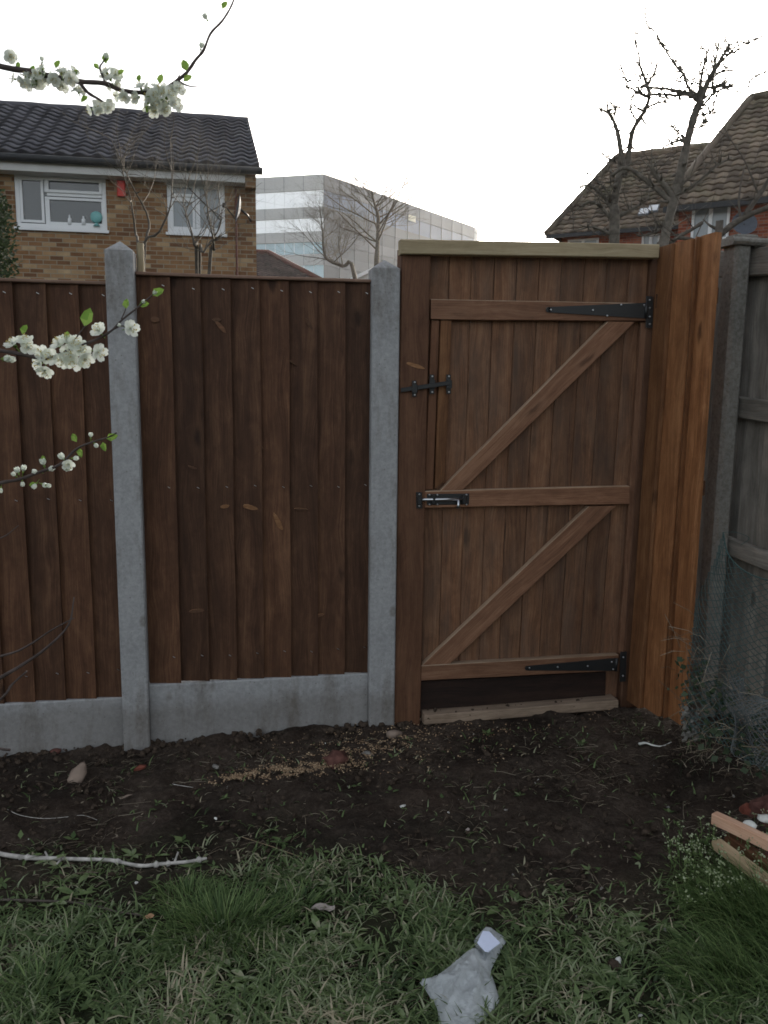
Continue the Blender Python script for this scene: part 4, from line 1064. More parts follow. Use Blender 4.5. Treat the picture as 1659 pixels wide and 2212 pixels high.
# top branch
z1 = 1.25
cl = [(18, 120, 2, 9), (55, 172, 7, 26), (75, 178, 6, 20), (105, 160, 7, 24), (135, 172, 8, 24), (150, 160, 5, 16), (170, 200, 3, 14), (237, 165, 5, 18), (245, 180, 3, 14), (205, 232, 4, 16), (228, 225, 3, 12), (268, 205, 3, 16), (310, 205, 6, 22), (335, 195, 8, 24), (355, 205, 9, 26), (340, 228, 9, 26), (370, 222, 6, 20), (375, 190, 5, 18), (395, 192, 4, 14), (425, 188, 2, 9), (493, 28, 3, 7), (454, 42, 2, 3), (422, 132, 1, 2), (405, 156, 1, 4)]
fl = []
for px, py, n, sp in cl:
    for k in range(n):
        a = U(0, 6.28); r_ = sp*.98*R()**.6; dx, dy = math.cos(a), math.sin(a); fl.append((px+dx*r_, py-dy*r_*.8, z1+U(-.02, .02), U(.62, .95), dx*1.1, dy*1.1))
paths = [([(-360, 40, 1.45), (-120, 110, 1.3), (8, 145, z1), (60, 153, z1), (110, 165, z1), (170, 176, z1), (225, 180, z1), (262, 195, z1), (310, 200, z1), (350, 195, z1), (385, 172, z1), (405, 155, z1), (422, 130, z1), (440, 108, z1), (455, 72, z1), (480, 45, z1), (500, 12, z1), (515, -30, z1)], .0048, .0012),
         ([(172, 178, z1), (190, 200, z1), (215, 215, z1), (232, 226, z1)], .003, .0012), ([(228, 180, z1), (216, 148, z1), (222, 135, z1), (231, 120, z1)], .0018, .0009),
         ([(350, 200, z1), (380, 175, z1), (388, 162, z1)], .002, .001), ([(385, 175, z1), (405, 185, z1), (428, 188, z1)], .0015, .0008), ([(92, 160, z1), (90, 135, z1)], .0015, .0008)]
blossom_branch(paths, fl[:100], [(230, 128, z1, 1, 0, 1), (434, 105, z1, 1, .3, 1), (447, 42, z1, 1, -.4, .6), (91, 133, z1, .8, 0, 1)], [(228, 138, z1, .018, .1, 1), (405, 155, z1, .02, -.3, .8), (214, 150, z1, .012, -.5, .6), (190, 208, z1, .014, -.6, -.5), (300, 178, z1, .012, .1, 1), (345, 182, z1, .016, .2, 1), (322, 228, z1, .012, -.3, -1), (120, 148, z1, .014, .5, 1), (42, 150, z1, .012, -.2, 1), (160, 166, z1, .012, .4, 1), (396, 176, z1, .016, .9, .6), (70, 158, z1, .012, .2, 1), (352, 190, z1, .014, .3, -.6), (255, 162, z1, .012, .6, .5), (480, 20, z1, .014, .5, .8)])
# middle branch
z2 = 1.08
fl = [(30, 745, z2, 1.0, -.3, .5), (52, 738, z2, 1.0, .2, .6), (60, 752, z2, .95, .4, .1), (92, 765, z2, 1.0, -.2, .1), (85, 785, z2, .95, -.6, -.3), (97, 800, z2, 1.0, .1, -.8), (112, 772, z2, 1.05, -.1, 0), (128, 745, z2, 1.05, -.3, .5), (145, 738, z2, 1.05, 0, .7), (165, 745, z2, 1.05, .4, .4), (175, 755, z2, 1, .6, -.1), (150, 762, z2, 1.05, 0, -.3), (160, 780, z2, 1.05, .1, -.8), (183, 775, z2, 1, .5, -.5), (210, 760, z2, 1.05, 1.3, -.4), (135, 778, z2, .95, -.1, -.6), (215, 716, z2, 1.0, -.2, .4), (280, 710, z2, 1.0, 1.4, 0)]
paths = [([(-300, 790, 1.25), (-60, 750, 1.12), (0, 757, z2), (60, 768, z2), (100, 775, z2), (150, 755, z2), (205, 735, z2), (240, 715, z2), (265, 690, z2), (300, 662, z2), (335, 632, z2)], .0030, .0009),
         ([(150, 752, z2), (168, 725, z2), (185, 703, z2)], .0011, .0007), ([(262, 690, z2), (270, 672, z2), (272, 665, z2)], .0009, .0005), ([(245, 712, z2), (262, 704, z2), (278, 708, z2)], .0009, .0006)]
blossom_branch(paths, fl, [(262, 704, z2, .6, -.5, .2), (306, 655, z2, .7, .8, .5), (331, 636, z2, .7, .8, .8), (8, 775, z2, 1.2, 1, 0), (18, 778, z2, 1.1, 1, .1)], [(183, 706, z2, .026, .3, 1), (48, 722, z2, .014, .5, 1), (146, 735, z2, .012, 0, 1), (272, 668, z2, .014, .1, 1), (328, 638, z2, .018, 1, .5), (300, 660, z2, .014, 1, .2)])
# budding branch
z3 = 1.02
paths = [([(-300, 1130, 1.2), (-80, 1070, 1.08), (0, 1044, z3), (40, 1036, z3), (85, 1020, z3), (130, 1003, z3), (165, 970, z3), (200, 955, z3), (232, 945, z3), (252, 935, z3)], .0026, .0008)]
buds = [(40, 1022, z3, .9, -.3, 1), (50, 1018, z3, .9, .3, 1), (34, 1028, z3, .7, -.6, .6), (48, 1040, z3, .7, .2, -1), (95, 1005, z3, 1, -.2, 1), (82, 1020, z3, .8, -1, .2), (105, 1015, z3, .9, .9, .3), (78, 1045, z3, .8, -.3, -.6), (92, 1046, z3, .8, .6, -.2), (100, 1048, z3, .7, 1, -.2), (138, 992, z3, 1, -.4, .6), (142, 1002, z3, 1.1, .3, -.6), (158, 990, z3, .8, .9, 0), (196, 945, z3, .7, .1, 1), (204, 958, z3, .7, .6, -.6), (2, 1054, z3, .7, 0, -1)]
blossom_branch(paths, [(148, 1002, z3, .7, .2, -.4)], buds, [(166, 955, z3, .012, -.5, 1), (172, 968, z3, .012, .2, -1), (230, 948, z3, .015, 1, .3), (222, 955, z3, .012, .3, -1), (80, 1045, z3, .01, -1, -.2), (98, 1000, z3, .01, -.4, 1)])
mb = MB()
for pts, a, b_ in [([(-200, 1460, 1.2), (0, 1418, 1.15), (60, 1395, 1.15), (110, 1362, 1.15), (160, 1335, 1.15)], .0022, .0007), ([(-160, 1560, 1.2), (0, 1465, 1.1), (50, 1435, 1.1), (100, 1400, 1.1), (148, 1350, 1.1), (160, 1290, 1.1)], .0028, .0009), ([(-120, 1620, 1.2), (0, 1512, 1.1), (25, 1480, 1.1), (58, 1450, 1.1)], .002, .0012), ([(-60, 1600, 1.1), (0, 1617, 1.1), (22, 1620, 1.1)], .0012, .0022), ([(-100, 1190, 1.1), (0, 1163, 1.15), (40, 1135, 1.15)], .0012, .0006)]:
    skel(mb, [dep(*q) for q in pts], [a, b_], knob=0)
mb.build('bare_twigs', TWIG, root)

# ------------------------------------------------------------------ lawn, soil crumbs, litter
def grass_mat(name, stops, tr=.3):
    g = NT(name); c = g.ramp(rnd(g), stops); g.fin(c, .5, .3)
    tl = g.n('ShaderNodeBsdfTranslucent', {'Color': c}); mx = g.n('ShaderNodeMixShader', {0: tr, 1: g.b.outputs[0], 2: tl.outputs[0]})
    g.t.links.new(mx.outputs[0], g.out.inputs[0]); return g.mat
GM = grass_mat('grass_blades', [(0, (.036, .060, .024)), (.35, (.090, .140, .052)), (.66, (.18, .245, .10)), (.82, (.27, .32, .19)), (1, (.46, .40, .28))])
TG = grass_mat('tussock_blades', [(0, (.045, .085, .028)), (.5, (.115, .185, .06)), (1, (.25, .33, .13))])
def blade(mb, p, h, w_, lean, az, curl=1.0, c=.5, n=4):
    d = V((math.cos(az), math.sin(az), 0)); s_ = V((-d.y, d.x, 0)); b = len(mb.v); a_ = U(-.5, .5)
    s_ = (s_+d*a_*.6).normalized()
    for i in range(n+1):
        t = i/n; ang = lean*(.35+.65*t*curl); q = p+d*h*t*math.sin(ang)+Z*h*t*math.cos(ang)
        ww = w_*(1-t**1.8)*.5+.0002; mb.v += [q-s_*ww, q+s_*ww]
    for i in range(n): mb.face([b+2*i, b+2*i+1, b+2*i+3, b+2*i+2], 0, None, c, True)
def visible_xy():
    while True:
        x = U(-2.0, 2.6); y = U(-2.35, -.1)
        v = V((x, y, 0))-CAM; z = v.dot(fw); 
        if z < .2: continue
        px = CX+FOC*v.dot(rt)/z; py = CY-FOC*v.dot(up)/z
        if -150 < px < 1810 and py < 2420: return x, y
mb = MB(); cnt = 0
while cnt < 25000:
    x, y = visible_xy(); s_ = soilness(x, y)
    dens = (1-s_)**1.6*(.12+1.15*max(0, noise.noise(V((x*6, y*6, 20)))+.3))+.05*max(0, noise.noise(V((x*2, y*2, 33))))
    if R() > max(dens, .012): continue
    cnt += 1; fl_ = noise.noise(V((x*1.7+9, y*1.7, 71))); tc = .52+.5*noise.noise(V((x*3.5, y*3.5, 44)))+U(-.3, .34); 
    if R() < .07+.3*max(0, fl_): tc = U(.8, 1)
    h = U(.02, .085)*(1-.4*s_); blade(mb, V((x, y, terr(x, y)-.004)), h, U(.0028, .0085), U(.8, 1.9), U(0, 6.28), U(.7, 1.3), min(1, max(0, tc)), 3)
tag(mb.build('grass', GM), kind='stuff', label='short trampled green and straw coloured grass in the foreground', cat='grass')
# broad lawn weeds
mb = MB()
for k in range(4200):
    x, y = visible_xy(); s_ = soilness(x, y)
    if R() > (1-s_)**1.3*(.4+max(0, noise.noise(V((x*3, y*3, 120)))*2))+.02: continue
    n = random.choice((1, 2, 3, 4, 5)); a0 = U(0, 6.28); L_ = U(.012, .046)
    for q in range(n):
        a = a0+q*6.28/n*U(.8, 1.1); d = V((math.cos(a), math.sin(a), U(.1, .7))).normalized(); s2 = d.cross(Z).normalized(); p = V((x, y, terr(x, y)+.004)); w_ = L_*U(.15, .34)
        mb.quad([p, p+d*L_*.4+s2*w_, p+d*L_+Z*-.004, p+d*L_*.4-s2*w_], 0, None, U(.25, .75), True)
for k in range(420):
    x, y = visible_xy()
    if R() > (1-soilness(x, y))*1.1: continue
    c0 = V((x, y, terr(x, y)+.006)); a0 = U(0, 6.28); nl_ = random.choice((3, 4, 5, 6)); tcol = U(.3, .8)
    for q in range(nl_):
        a = a0+q*6.28/nl_+U(-.3, .3); d = V((math.cos(a), math.sin(a), U(.15, .6))).normalized(); s2 = d.cross(Z).normalized(); L_ = U(.02, .075); w_ = L_*U(.11, .2)
        b = len(mb.v); ws = (.25, .7, 1, .8, .1); bend = U(.3, .9)
        for i in range(5):
            t = i/4; pp = c0+d*L_*t-Z*L_*bend*t*t*.55
            mb.v += [pp-s2*w_*ws[i]+Z*w_*.35, pp, pp+s2*w_*ws[i]+Z*w_*.35]
        for i in range(4):
            for j in range(2): mb.face([b+i*3+j, b+i*3+j+1, b+i*3+j+4, b+i*3+j+3], 0, None, min(1, max(0, tcol+U(-.15, .15))), True)
tag(mb.build('lawn_weeds', GM), kind='stuff', label='small broad leaved weeds among the grass', cat='weeds')
def tussock(px, py, rx, ry, n, hmin, hmax, label, mat=TG, az0=None):
    c = gr(px, py); mb = MB()
    for k in range(n):
        a = U(0, 6.28); r_ = R()**.6; x, y = c.x+rx*r_*math.cos(a), c.y+ry*r_*math.sin(a); az = a+U(-.7, .7) if az0 is None else az0+U(-.9, .9)
        blade(mb, V((x, y, terr(x, y)-.005)), U(hmin, hmax)*(1.15-.4*r_), U(.0022, .0045), U(.5, 1.5)*(.5+.6*r_), az, U(.9, 1.5), U(0, 1)**1.2, 5)
    return tag(mb.build('grass_tussock', mat, loc=tuple(c)), label, 'grass tussock', 'grass tussocks standing out of the lawn')
tussock(405, 1940, .12, .08, 320, .04, .085, 'small dark green grass tussock just under the end of the bleached stick')
tussock(480, 2010, .20, .13, 800, .06, .15, 'large green grass tussock left of centre in the foreground lawn')
tussock(640, 1960, .10, .08, 180, .04, .09, 'thin green grass tussock right of the large central tussock')
tussock(1650, 1985, .24, .22, 1500, .08, .22, 'tall bright green grass tussock at the right edge below the planks', az0=2.9)
tussock(1600, 2120, .20, .16, 700, .07, .18, 'long bent green grass tussock in the bottom right corner', az0=3.0)
tussock(80, 2140, .14, .12, 260, .05, .10, 'loose green grass tussock in the bottom left corner')
# flowering weeds on the right tussock
c = gr(1600, 1900); mb = MB(); m2 = MB()
for k in range(190):
    p = gr(U(1440, 1700), U(1830, 1990)); 
    if p.x < c.x-.25 and R() < .6: continue
    h = U(.04, .15); t = p+V((U(-.03, .03), U(-.03, .03), h)); mb.tube([p, p.lerp(t, .6)+X*.006, t], .0009, 3, tint=U(.3, .9))
    for q in range(random.choice((3, 4, 5))):
        m2.blob(t+V((U(-.012, .012), U(-.012, .012), U(-.01, .008))), U(.0022, .0042), 0, rough=.4, ax=(1.3, 1, .6))
    for q in range(3):
        l0 = p.lerp(t, U(.3, .95)); d = V((U(-1, 1), U(-1, 1), U(0, .7))).normalized(); s2 = d.cross(Z).normalized(); mb.quad([l0, l0+d*.01+s2*.004, l0+d*.022, l0+d*.01-s2*.004], 0, None, U(.4, .9))
wd = empty('flowering_weeds', tuple(c), 'pale flowering weeds on top of the tall grass beside the planks', 'weeds')
mb.build('stems', TG, wd); m2.build('flower_heads', leaf_mat('pale_flower_heads', (.35, .42, .22), (.5, .55, .38)), wd); wd['kind'] = 'stuff'

# soil crumbs
CRB = simple('soil_crumbs', (.055, .041, .031), .95, .1, 0, .5, 60)
mb = MB()
for k in range(9000):
    x, y = visible_xy(); s_ = soilness(x, y)
    if y > -.02 or R() > s_*(.25+max(0, noise.noise(V((x*3.5, y*3.5, 60))))*1.5)+.03: continue
    r_ = .002+.015*R()**3.4; mb.blob((x, y, terr(x, y)+r_*.35), r_, rough=.45, ax=(1, U(.6, 1), U(.45, .8)), sub=1, sm=False)
for k in range(420):      # bank of loose soil thrown against the gravel boards
    x = U(-1.3, .95); y = .045-abs(random.gauss(0, .07)); r_ = .003+.016*R()**2.5; mb.blob((x, y, terr(x, 0)+U(-.008, .012)-.02*(.04-y)), r_, rough=.45, sub=1, sm=False)
for k in range(45):
    x = U(.88, 1.92); y = -.01+abs(random.gauss(0, .035)); r_ = .002+.010*R()**2.5; mb.blob((x, y-.012, .043+U(-.035, .002)*(y < .02)), r_, rough=.5, sub=1, sm=False)
tag(mb.build('soil_clods', CRB), kind='stuff', label='loose dark soil crumbs scattered over the bare earth', cat='soil')
# dry straw and stalks
STR = grass_mat('dry_stalks', [(0, (.07, .05, .035)), (.5, (.17, .13, .09)), (1, (.38, .33, .25))], .1)
mb = MB()
for k in range(8000):
    x, y = visible_xy(); s_ = soilness(x, y)
    if y > 0 or R() > .16+1.7*max(0, noise.noise(V((x*2.6, y*2.6, 80)))): continue
    L_ = U(.012, .06) if R() < .94 else U(.07, .13); a = random.gauss(.1, .8); d = V((math.cos(a), math.sin(a), U(-.05, .12)))
    p = V((x, y, terr(x, y)+.008)); mb.tube([p, p+d*L_*.5+V((0, 0, U(-.003, .006))), p+d*L_+V((U(-.006, .006), U(-.006, .006), 0))], U(.0005, .0013), 3, tint=R()**1.4)
tag(mb.build('dry_stalks', STR), kind='stuff', label='fine dry stalks and straw littering the soil and grass', cat='straw')
# chips of stone
mb = MB()
for k in range(150):
    x, y = visible_xy(); r_ = .0016+.005*R()**3
    mb.blob((x, y, terr(x, y)+.006), r_, R() < .15 and 1 or 0, rough=.4, ax=(1.3, .9, .6), sm=False)
tag(mb.build('gravel', [GCHIP, WCHIP]), kind='stuff', label='tiny grey and white stone chips in the soil', cat='gravel')
# leaf litter
mb = MB()
for k in range(1500):
    x, y = visible_xy()
    if R() > .25+1.2*max(0, noise.noise(V((x*2.1, y*2.1, 180)))): continue
    p = V((x, y, terr(x, y)+.009)); L_ = U(.006, .018); a = U(0, 6.28); d = V((math.cos(a), math.sin(a), U(-.15, .3))); s2 = V((-d.y, d.x, U(-.3, .3)))
    mb.quad([p, p+d*L_*.5+s2*L_*.25, p+d*L_, p+d*L_*.5-s2*L_*.25], 0, None, R()**1.5)
tag(mb.build('leaf_litter', STR), kind='stuff', label='small dead leaves among grass and soil', cat='leaves')
# sawdust
mb = MB()
SD = grass_mat('sawdust_bits', [(0, (.16, .10, .06)), (.6, (.33, .22, .13)), (1, (.50, .38, .24))], .05)
line = catmull([gr(470, 1693), gr(515, 1683), gr(560, 1672), gr(600, 1672), gr(640, 1668), gr(675, 1662), gr(700, 1655), (gr(740, 1640)), gr(790, 1625), gr(830, 1600), gr(880, 1590)], 8)
for k in range(8500):
    t_ = R()**.9; i_ = int(t_*(len(line)-1)); p = line[i_]; sp = .024+.085*t_
    x, y = p.x+random.gauss(0, sp*1.3), p.y+random.gauss(0, sp*.6)
    if R() < .22*t_: x, y = U(.1, 1.25), U(-.5, -.03)
    if noise.noise(V((x*22, y*22, 3)))+.25 < R()*.7: continue
    r_ = U(.002, .0055); d = V((U(-1, 1), U(-1, 1), U(-.3, .3))).normalized(); s2 = d.orthogonal().normalized()
    q = V((x, y, terr(x, y)+.010+U(0, .006))); mb.quad([q-d*r_, q+s2*r_*.6, q+d*r_, q-s2*r_*.6])
tag(mb.build('sawdust', SD), kind='stuff', label='pale sawdust trail on the dark soil before the fence panel', cat='sawdust')
mb = MB()
for k in range(700):
    p = gr(U(905, 1330), U(1530, 1600)); r_ = U(.002, .006); d = V((U(-1, 1), U(-1, 1), U(-.3, .3))).normalized(); s2 = d.orthogonal().normalized()
    if noise.noise(V((p.x*9, p.y*9, 3)))+.1 < R()*.6: continue
    q = p+Z*.012; mb.quad([q-d*r_, q+s2*r_*.6, q+d*r_, q-s2*r_*.6], 0, None, R()*.6)
tag(mb.build('wood_shavings', SD), kind='stuff', label='scattered wood shavings on the soil in front of the gate', cat='shavings')

# sticks
def stick(name, pts, ra, rb_, mat, label, cat='stick', knobs=4, forks=(), loc=None, group=None):
    mb = MB(); P = [gr(x, y, ra*.9+.006) for x, y in pts]; Pc, _ = skel(mb, P, [ra, rb_], knob=0)
    for _ in range(knobs):
        b = random.choice(Pc[1:-1]); mb.blob(b, ra*1.35, rough=.3, sub=1)
    for (i, dx, dy, dz, L_) in forks:
        b = Pc[min(len(Pc)-1, int(i*len(Pc)))]; mb.tube([b, b+V((dx, dy, dz))*L_], [ra*.55, ra*.4], 5)
    return tag(mb.build(name, mat, loc=tuple(P[0])), label, cat, group)
stick('stick', [(-130, 1822), (0, 1852), (60, 1860), (120, 1862), (180, 1864), (240, 1866), (300, 1878), (350, 1874), (400, 1870), (425, 1866), (447, 1862)], .0085, .005, PSTK, 'long bleached white stick lying along the left edge of the grass', knobs=8, forks=((.32, -.3, -1, .1, .035), (.74, .3, .8, .5, .04), (.28, -.5, .8, .4, .03)))
stick('stick', [(-60, 1952), (0, 1950), (80, 1952), (150, 1955), (200, 1962), (250, 1975), (310, 1984)], .0045, .0025, BARK2, 'thin dark curved stick in the grass below the bleached stick', knobs=3)
stick('twig', [(15, 1752), (45, 1765), (95, 1772), (150, 1768), (180, 1765), (210, 1775)], .0014, .0009, PSTK, 'thin pale curved twig on the soil at the left', 'twig', 0)
stick('twig', [(360, 1695), (385, 1700), (418, 1705)], .0022, .0012, PSTK, 'short straight pale twig left of the sawdust', 'twig', 0)
stick('twig', [(523, 1812), (580, 1830), (630, 1848), (665, 1862)], .0011, .0007, TW, 'long thin yellow stalk lying slanted on the soil near the centre', 'stalk', 0)
stick('twig', [(880, 1920), (930, 1928), (990, 1934), (1045, 1945)], .0014, .0009, BARK2, 'fine brown twig arching toward the plastic bag', 'twig', 0)
stick('root', [(1380, 1612), (1395, 1610), (1410, 1615), (1430, 1617), (1450, 1608)], .006, .002, WCHIP, 'curled white root scrap on the soil beside the orange panel', 'root', 0)
# stones, shards
def stone(name, px, py, r_, ax, mat, label, cat, lift=0, rough=.25, tilt=None, sub=2):
    p = gr(px, py, r_*ax[2]*.5+lift); mb = MB(); mb.blob(p, r_, ax=ax, rough=rough, sub=sub, rot=tilt or Matrix.Rotation(U(0, 3), 3, Z), sm=sub > 1)
    return tag(mb.build(name, mat, loc=tuple(p)), label, cat)
stone('stone', 167, 1682, .05, (.62, 1.1, .3), STONE, 'flat beige stone on the soil below the left concrete post', 'stone', .01, .3, Matrix.Rotation(rad(38), 3, X) @ Matrix.Rotation(-.35, 3, Z))
stone('brick_shard', 303, 1662, .028, (1.3, .6, .5), BRK, 'orange red brick shard on the dark soil below the left concrete post', 'brick shard', 0, .5, Matrix.Rotation(.5, 3, Z), 1)
stone('brick_lump', 725, 1648, .055, (1.1, .8, .6), BRK2, 'round dull brown brick lump at the right end of the sawdust', 'brick lump', 0, .4)
stone('stone', 120, 1625, .03, (1, .8, .4), BRK2, 'reddish flat stone at the foot of the left gravel board', 'stone')
stone('stone', 466, 1658, .014, (1.4, .9, .6), GCHIP, 'small grey pebble above the left end of the sawdust', 'pebble')
stone('stone', 795, 1632, .022, (1.2, .8, .6), GCHIP, 'grey lump of mortar at the foot of the second concrete post', 'stone', 0, .5)
stone('stone', 850, 1590, .03, (1.3, .8, .6), STONE, 'brown lump of mortar between second concrete post and gate post', 'stone', 0, .5)
stone('stone', 320, 1686, .012, (1, .8, .6), GCHIP, 'tiny pale pebble below the red brick shard', 'pebble')
stone('stone', 870, 1742, .010, (1.4, .8, .4), WCHIP, 'tiny white chip on the bare soil in front of the gate', 'pebble')
mb = MB(); p = gr(1335, 2085, .012); mb.blob(p, .02, ax=(.6, 1, .8), rough=.5); tag(mb.build('white_stone', WCHIP, loc=tuple(p)), 'small white broken stone in the grass right of the plastic bag', 'stone')
mb = MB(); p = gr(1328, 2093, .008); mb.blob(p, .026, ax=(1, .8, .7), rough=.4); tag(mb.build('soil_lump', CRB, loc=tuple(p)), 'dark soil lump stuck beside the small white stone', 'soil lump')
def scrap(name, px, py, L_, W_, mat, label, cat, az=0):
    c = gr(px, py, .012); d = V((math.cos(az), math.sin(az), 0)); s2 = V((-d.y, d.x, 0)); mb = MB(); b = len(mb.v); n = 6
    for j in range(n):
        for i in range(n):
            u, v = i/(n-1)-.5, j/(n-1)-.5; tap = 1-1.6*u*u
            mb.v.append(c+d*L_*u+s2*W_*v*tap+Z*(.35*W_*noise.noise(V((u*3, v*3, px)))+.004))
    for j in range(n-1):
        for i in range(n-1): mb.face([b+j*n+i, b+j*n+i+1, b+(j+1)*n+i+1, b+(j+1)*n+i], 0, None, .5, True)
    return tag(mb.build(name, mat, loc=tuple(c)), label, cat)
PINKL = simple('dry_pink_leaf', (.42, .36, .33), .7)
scrap('dead_leaf', 697, 1971, .075, .035, PINKL, 'pale curled dead leaf in the grass right of the large tussock', 'leaf', -.2)
scrap('dead_leaf', 322, 1990, .03, .022, LEAFT, 'small orange tan leaf in the grass left of the large tussock', 'leaf', .3)
scrap('dead_leaf', 1010, 1800, .02, .012, PINKL, 'tiny pale leaf on the bare soil in front of the gate', 'leaf', .8)
scrap('dead_leaf', 275, 1728, .05, .012, STONE, 'narrow tan leaf sliver below the red brick shard', 'leaf', .6)

# ------------------------------------------------------------------ plastic bag
def bagmat():
    g = NT('translucent_plastic'); o = g.n('ShaderNodeTexCoord').outputs['Object']; n = g.noise(o, 9, 5, .6)
    c = g.ramp(n, [(.3, (.56, .60, .62)), (.7, (.76, .80, .82))]); g.fin(c, .35, .5)
    g.bump(g.noise(g.map(o, (1, 1, 2)), 26, 5, .65, 2.0), .8, .015)
    tr = g.n('ShaderNodeBsdfTransparent'); tl = g.n('ShaderNodeBsdfTranslucent', {'Color': c})
    m1 = g.n('ShaderNodeMixShader', {0: .25, 1: g.b.outputs[0], 2: tl.outputs[0]}); m2 = g.n('ShaderNodeMixShader', {0: .12, 1: m1.outputs[0], 2: tr.outputs[0]})
    g.t.links.new(m2.outputs[0], g.out.inputs[0]); return g.mat
bag_out = [(1051, 1989), (1072, 2001), (1094, 2018), (1086, 2032), (1081, 2045), (1072, 2060), (1066, 2072), (1061, 2086), (1067, 2104), (1073, 2124), (1079, 2147), (1062, 2172), (1038, 2195), (1017, 2214), (990, 2240), (960, 2244), (951, 2212), (945, 2166), (934, 2148), (924, 2132), (915, 2118), (907, 2108), (928, 2105), (967, 2080), (990, 2060), (1002, 2049), (1016, 2041), (1031, 2040), (1024, 2021), (1038, 2002)]
def gz_(px, py, z):
    d = ray(px, py); return CAM+d*((z-CAM.z)/d.z)
g0 = terr(.45, -1.75)
out = [gz_(x, y, g0+.035) for x, y in bag_out]; cx_ = gz_(1010, 2135, g0+.035)
c1 = gz_(1052, 2035, g0+.035)
def inside(p, poly):
    n = len(poly); r_ = False; j = n-1
    for i in range(n):
        if (poly[i].y > p.y) != (poly[j].y > p.y) and p.x < (poly[j].x-poly[i].x)*(p.y-poly[i].y)/(poly[j].y-poly[i].y)+poly[i].x: r_ = not r_
        j = i
    return r_
def edist(p, poly):
    m_ = 9; n = len(poly)
    for i in range(n):
        a, b = poly[i], poly[(i+1) % n]; ab = (b-a).to_2d(); ap = (p-a).to_2d(); t = max(0, min(1, ap.dot(ab)/max(ab.dot(ab), 1e-9))); m_ = min(m_, (ap-ab*t).length)
    return m_
outc = catmull(out+[out[0]], 3)[:-1]
mb = MB(); gx0 = min(p.x for p in outc); gx1 = max(p.x for p in outc); gy0 = min(p.y for p in outc); gy1 = max(p.y for p in outc)
st = .006; nx, ny = int((gx1-gx0)/st)+2, int((gy1-gy0)/st)+2; idx = {}
for sgn in (1, -1):
    for j in range(ny):
        for i in range(nx):
            p = V((gx0+i*st, gy0+j*st, 0)); q = p
            if not inside(p, outc):
                if edist(p, outc) > st*1.01: continue
                # pull onto outline
                bst = min(((e-p).to_2d().length, k) for k, e in enumerate(outc))
                n_ = len(outc); best = None
                for k in (bst[1]-1, bst[1]):
                    a, b = outc[k % n_], outc[(k+1) % n_]; ab = (b-a).to_2d(); t = max(0, min(1, (p-a).to_2d().dot(ab)/max(ab.dot(ab), 1e-9))); f = a.lerp(b, t)
                    if best is None or (f-p).to_2d().length < (best-p).to_2d().length: best = f
                q = V((best.x, best.y, 0))
            e = edist(q, outc); h = min(1, e/.05)**.6
            ndir = math.atan2(q.y-c1.y, q.x-c1.x); nr_ = (V((q.x, q.y, 0))-V((c1.x, c1.y, 0))).length
            rg = lambda vv: (1-2*abs(noise.noise(vv)))**2
            fold = .010*rg(V((ndir*4.5, nr_*5, sgn*3)))+.012*rg(V((q.x*17+3, q.y*13, sgn*7)))+.007*rg(V((q.x*38-q.y*12, q.y*30, 3)))-.014
            crease = -.012*math.exp(-((q.x-cx_.x-.05-(q.y-cx_.y)*.25)/.010)**2)
            z = g0+.016+(.036*h+fold*h+crease*h if sgn > 0 else -.012*h)+.02*h*noise.noise(V((q.x*6, q.y*6, 1)))*(sgn > 0)
            idx[(sgn, i, j)] = len(mb.v); mb.v.append(V((q.x, q.y, z)))
    for j in range(ny-1):
        for i in range(nx-1):
            k = [(sgn, i, j), (sgn, i+1, j), (sgn, i+1, j+1), (sgn, i, j+1)]; k = [idx[q] for q in k if q in idx]
            if len(k) >= 3: mb.face(k if sgn > 0 else k[::-1], 0, None, .5, True)
root = empty('plastic_bag', (cx_.x, cx_.y, g0), 'crumpled translucent white plastic bag lying on the grass at the bottom', 'plastic bag')
bagm = bagmat(); mb.build('film', bagm, root)
mb = MB(); lp = [gz_(x, y, g0+.062) for x, y in ((1043, 2011), (1057, 2012), (1080, 2036), (1055, 2055), (1048, 2054), (1031, 2036))]
b = len(mb.v); mb.v += lp+[p-Z*.003 for p in lp]; mb.face(list(range(6))); mb.face([b+11, b+10, b+9, b+8, b+7, b+6])
for q in range(6): mb.face([q, (q+1) % 6, 6+(q+1) % 6, 6+q])
mb.build('paper_label', simple('blue_white_paper', (.66, .72, .90), .6), root)

# ------------------------------------------------------------------ timber offcuts and rubble at the right edge
def offcut(pa, pb, zb, w_, th, mat, label, tint=.6, zb2=None):
    a = gz_(*pa, zb); b = gz_(*pb, zb2 if zb2 is not None else zb); d = (b-a).normalized(); s2 = d.cross(Z).normalized(); mb = MB()
    mb.plank(a, b, s2*w_, s2.cross(d).normalized()*th, seg=5, wob=.002, ch=.002, tint=tint)
    return tag(mb.build('timber_offcut', mat, loc=tuple(a)), label, 'timber offcut', 'timber offcuts piled on rubble')
offcut((1543, 1766), (1760, 1868), .10, .034, .04, LW, 'upper peach coloured timber offcut pointing in from the right edge')
offcut((1548, 1822), (1720, 1952), .055, .040, .030, TW, 'lower tan timber offcut pointing in from the right edge just above the grass')
offcut((1575, 1808), (1740, 1925), .040, .040, .030, PW, 'reddish brown timber offcut between the peach and the tan offcuts', 1)
def rub(px, py, r_, mat, name, label, z=.03, cat='brick rubble', ax=(1.2, .8, .7), grp=None):
    p = gz_(px, py, terr(1.9, -1.0)+z); mb = MB(); mb.blob(p, r_, ax=ax, rough=.35, sub=2, sm=False); return tag(mb.build(name, mat, loc=tuple(p)), label, cat, grp)
rub(1648, 1748, .055, BRK2, 'brick_lump', 'purple brown half brick behind the upper timber offcut at the right edge', .03)
rub(1612, 1752, .035, BRK, 'brick_lump', 'small red brick lump left of the purple half brick', .01)
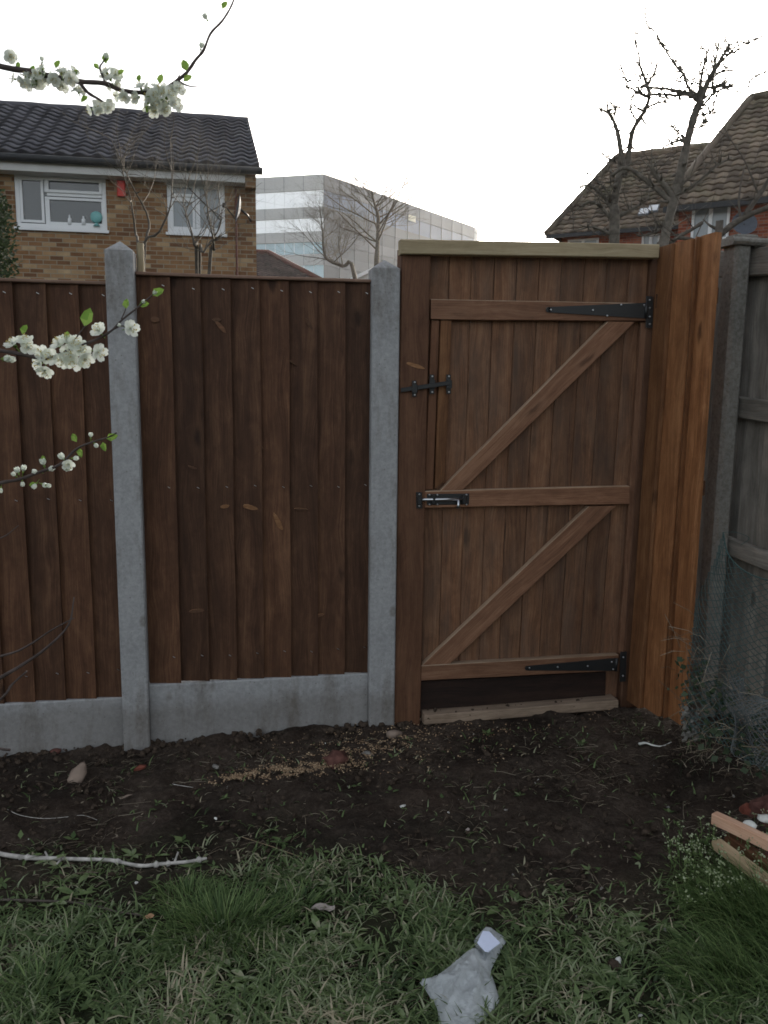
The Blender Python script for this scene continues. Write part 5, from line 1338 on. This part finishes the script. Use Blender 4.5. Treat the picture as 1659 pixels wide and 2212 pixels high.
rub(1690, 1790, .07, BRK2, 'brick_lump', 'dark brick lump under the upper offcut at the right edge', .0)
rub(1640, 1860, .06, BRK2, 'brick_lump', 'dark brick lump hidden between the lower timber offcuts', -.03)
for px, py, lb in ((1620, 1782, 'white curved plaster flake resting on the upper timber offcut'), (1652, 1768, 'white plaster flake at the right edge above the offcuts')):
    p = gz_(px, py, .115); mb = MB(); mb.blob(p, .022, ax=(1.1, .7, .35), rough=.4, sub=2, rot=Matrix.Rotation(-.5, 3, Z) @ Matrix.Rotation(.7, 3, X)); tag(mb.build('plaster_flake', WCHIP, loc=tuple(p)), lb, 'plaster flake')

# ------------------------------------------------------------------ weeds and debris under the netting
IV = leaf_mat('ivy_leaf', (.018, .035, .014), (.06, .085, .045), .2); mb = MB(); m2 = MB(); base = gr(1560, 1600)
for k in range(420):
    u, v = R(), .68+.36*R(); p = net(u, min(1, v))+V((U(-.05, .05), U(-.03, .10), U(-.03, .03)))
    if p.z < 0: p.z = .01
    d = V((U(-1, 1), U(-1, .3), U(-.6, .8))).normalized(); s2 = d.orthogonal().normalized(); l_ = U(.012, .035)
    if noise.noise(V((p.x*7, p.y*7, p.z*7)))+.3 < R()*.6: continue
    mb.quad([p, p+d*l_*.5+s2*l_*.4, p+d*l_, p+d*l_*.5-s2*l_*.4])
for k in range(260):
    p = gr(U(1470, 1700), U(1575, 1680)); blade(m2 if R() < .5 else mb, p, U(.04, .12), U(.002, .004), U(.5, 1.4), U(0, 6.28), 1.2, R(), 4)
for k in range(120):
    p = net(U(0, 1), U(.5, 1))+V((U(-.08, .03), U(-.05, .05), U(-.05, .05))); d = V((U(-1, 1), U(-.5, .5), U(-.3, .6))).normalized(); m2.tube([p, p+d*.05+Z*.01, p+d*U(.08, .16)], .001, 3, tint=U(.3, 1))
wd = empty('ivy_clump', tuple(base), 'dark ivy and weeds tangled in the green netting beside the orange panel', 'ivy')
mb.build('leaves', IV, wd); m2.build('dead_stems', STR, wd)['kind'] = 'stuff'
mb = MB()
for k in range(90):
    p = dep(1484+U(-10, 26), 1528+U(0, 75), 3.12+U(-.03, .03)); p.z = max(p.z, .01); mb.blob(p, U(.003, .011), rough=.7, ax=(1, .8, .9), sub=1, sm=False)
tag(mb.build('mortar_rubble', simple('crumbled_mortar', (.17, .165, .15), .9, .1, 0, .4, 50), loc=tuple(gr(1490, 1575))), 'crumbled pale mortar heap at the foot of the orange panel', 'mortar heap')

# ------------------------------------------------------------------ haze
hz = MB(); hz.box((-260, -80, -1.3), (260, 320, 48), ch=.001)
hm = bpy.data.materials.new('haze_air'); hm.use_nodes = True; t_ = hm.node_tree; t_.nodes.clear()
ho = t_.nodes.new('ShaderNodeOutputMaterial'); hp = t_.nodes.new('ShaderNodeVolumePrincipled')
hp.inputs['Color'].default_value = (.93, .95, 1, 1); hp.inputs['Density'].default_value = .00022; hp.inputs['Anisotropy'].default_value = .7
t_.links.new(hp.outputs[0], ho.inputs['Volume'])
tag(hz.build('haze', hm), kind='stuff', label='thin pale haze in the air', cat='haze')

for o in bpy.data.objects:
    if '_l' in o: del o['_l']
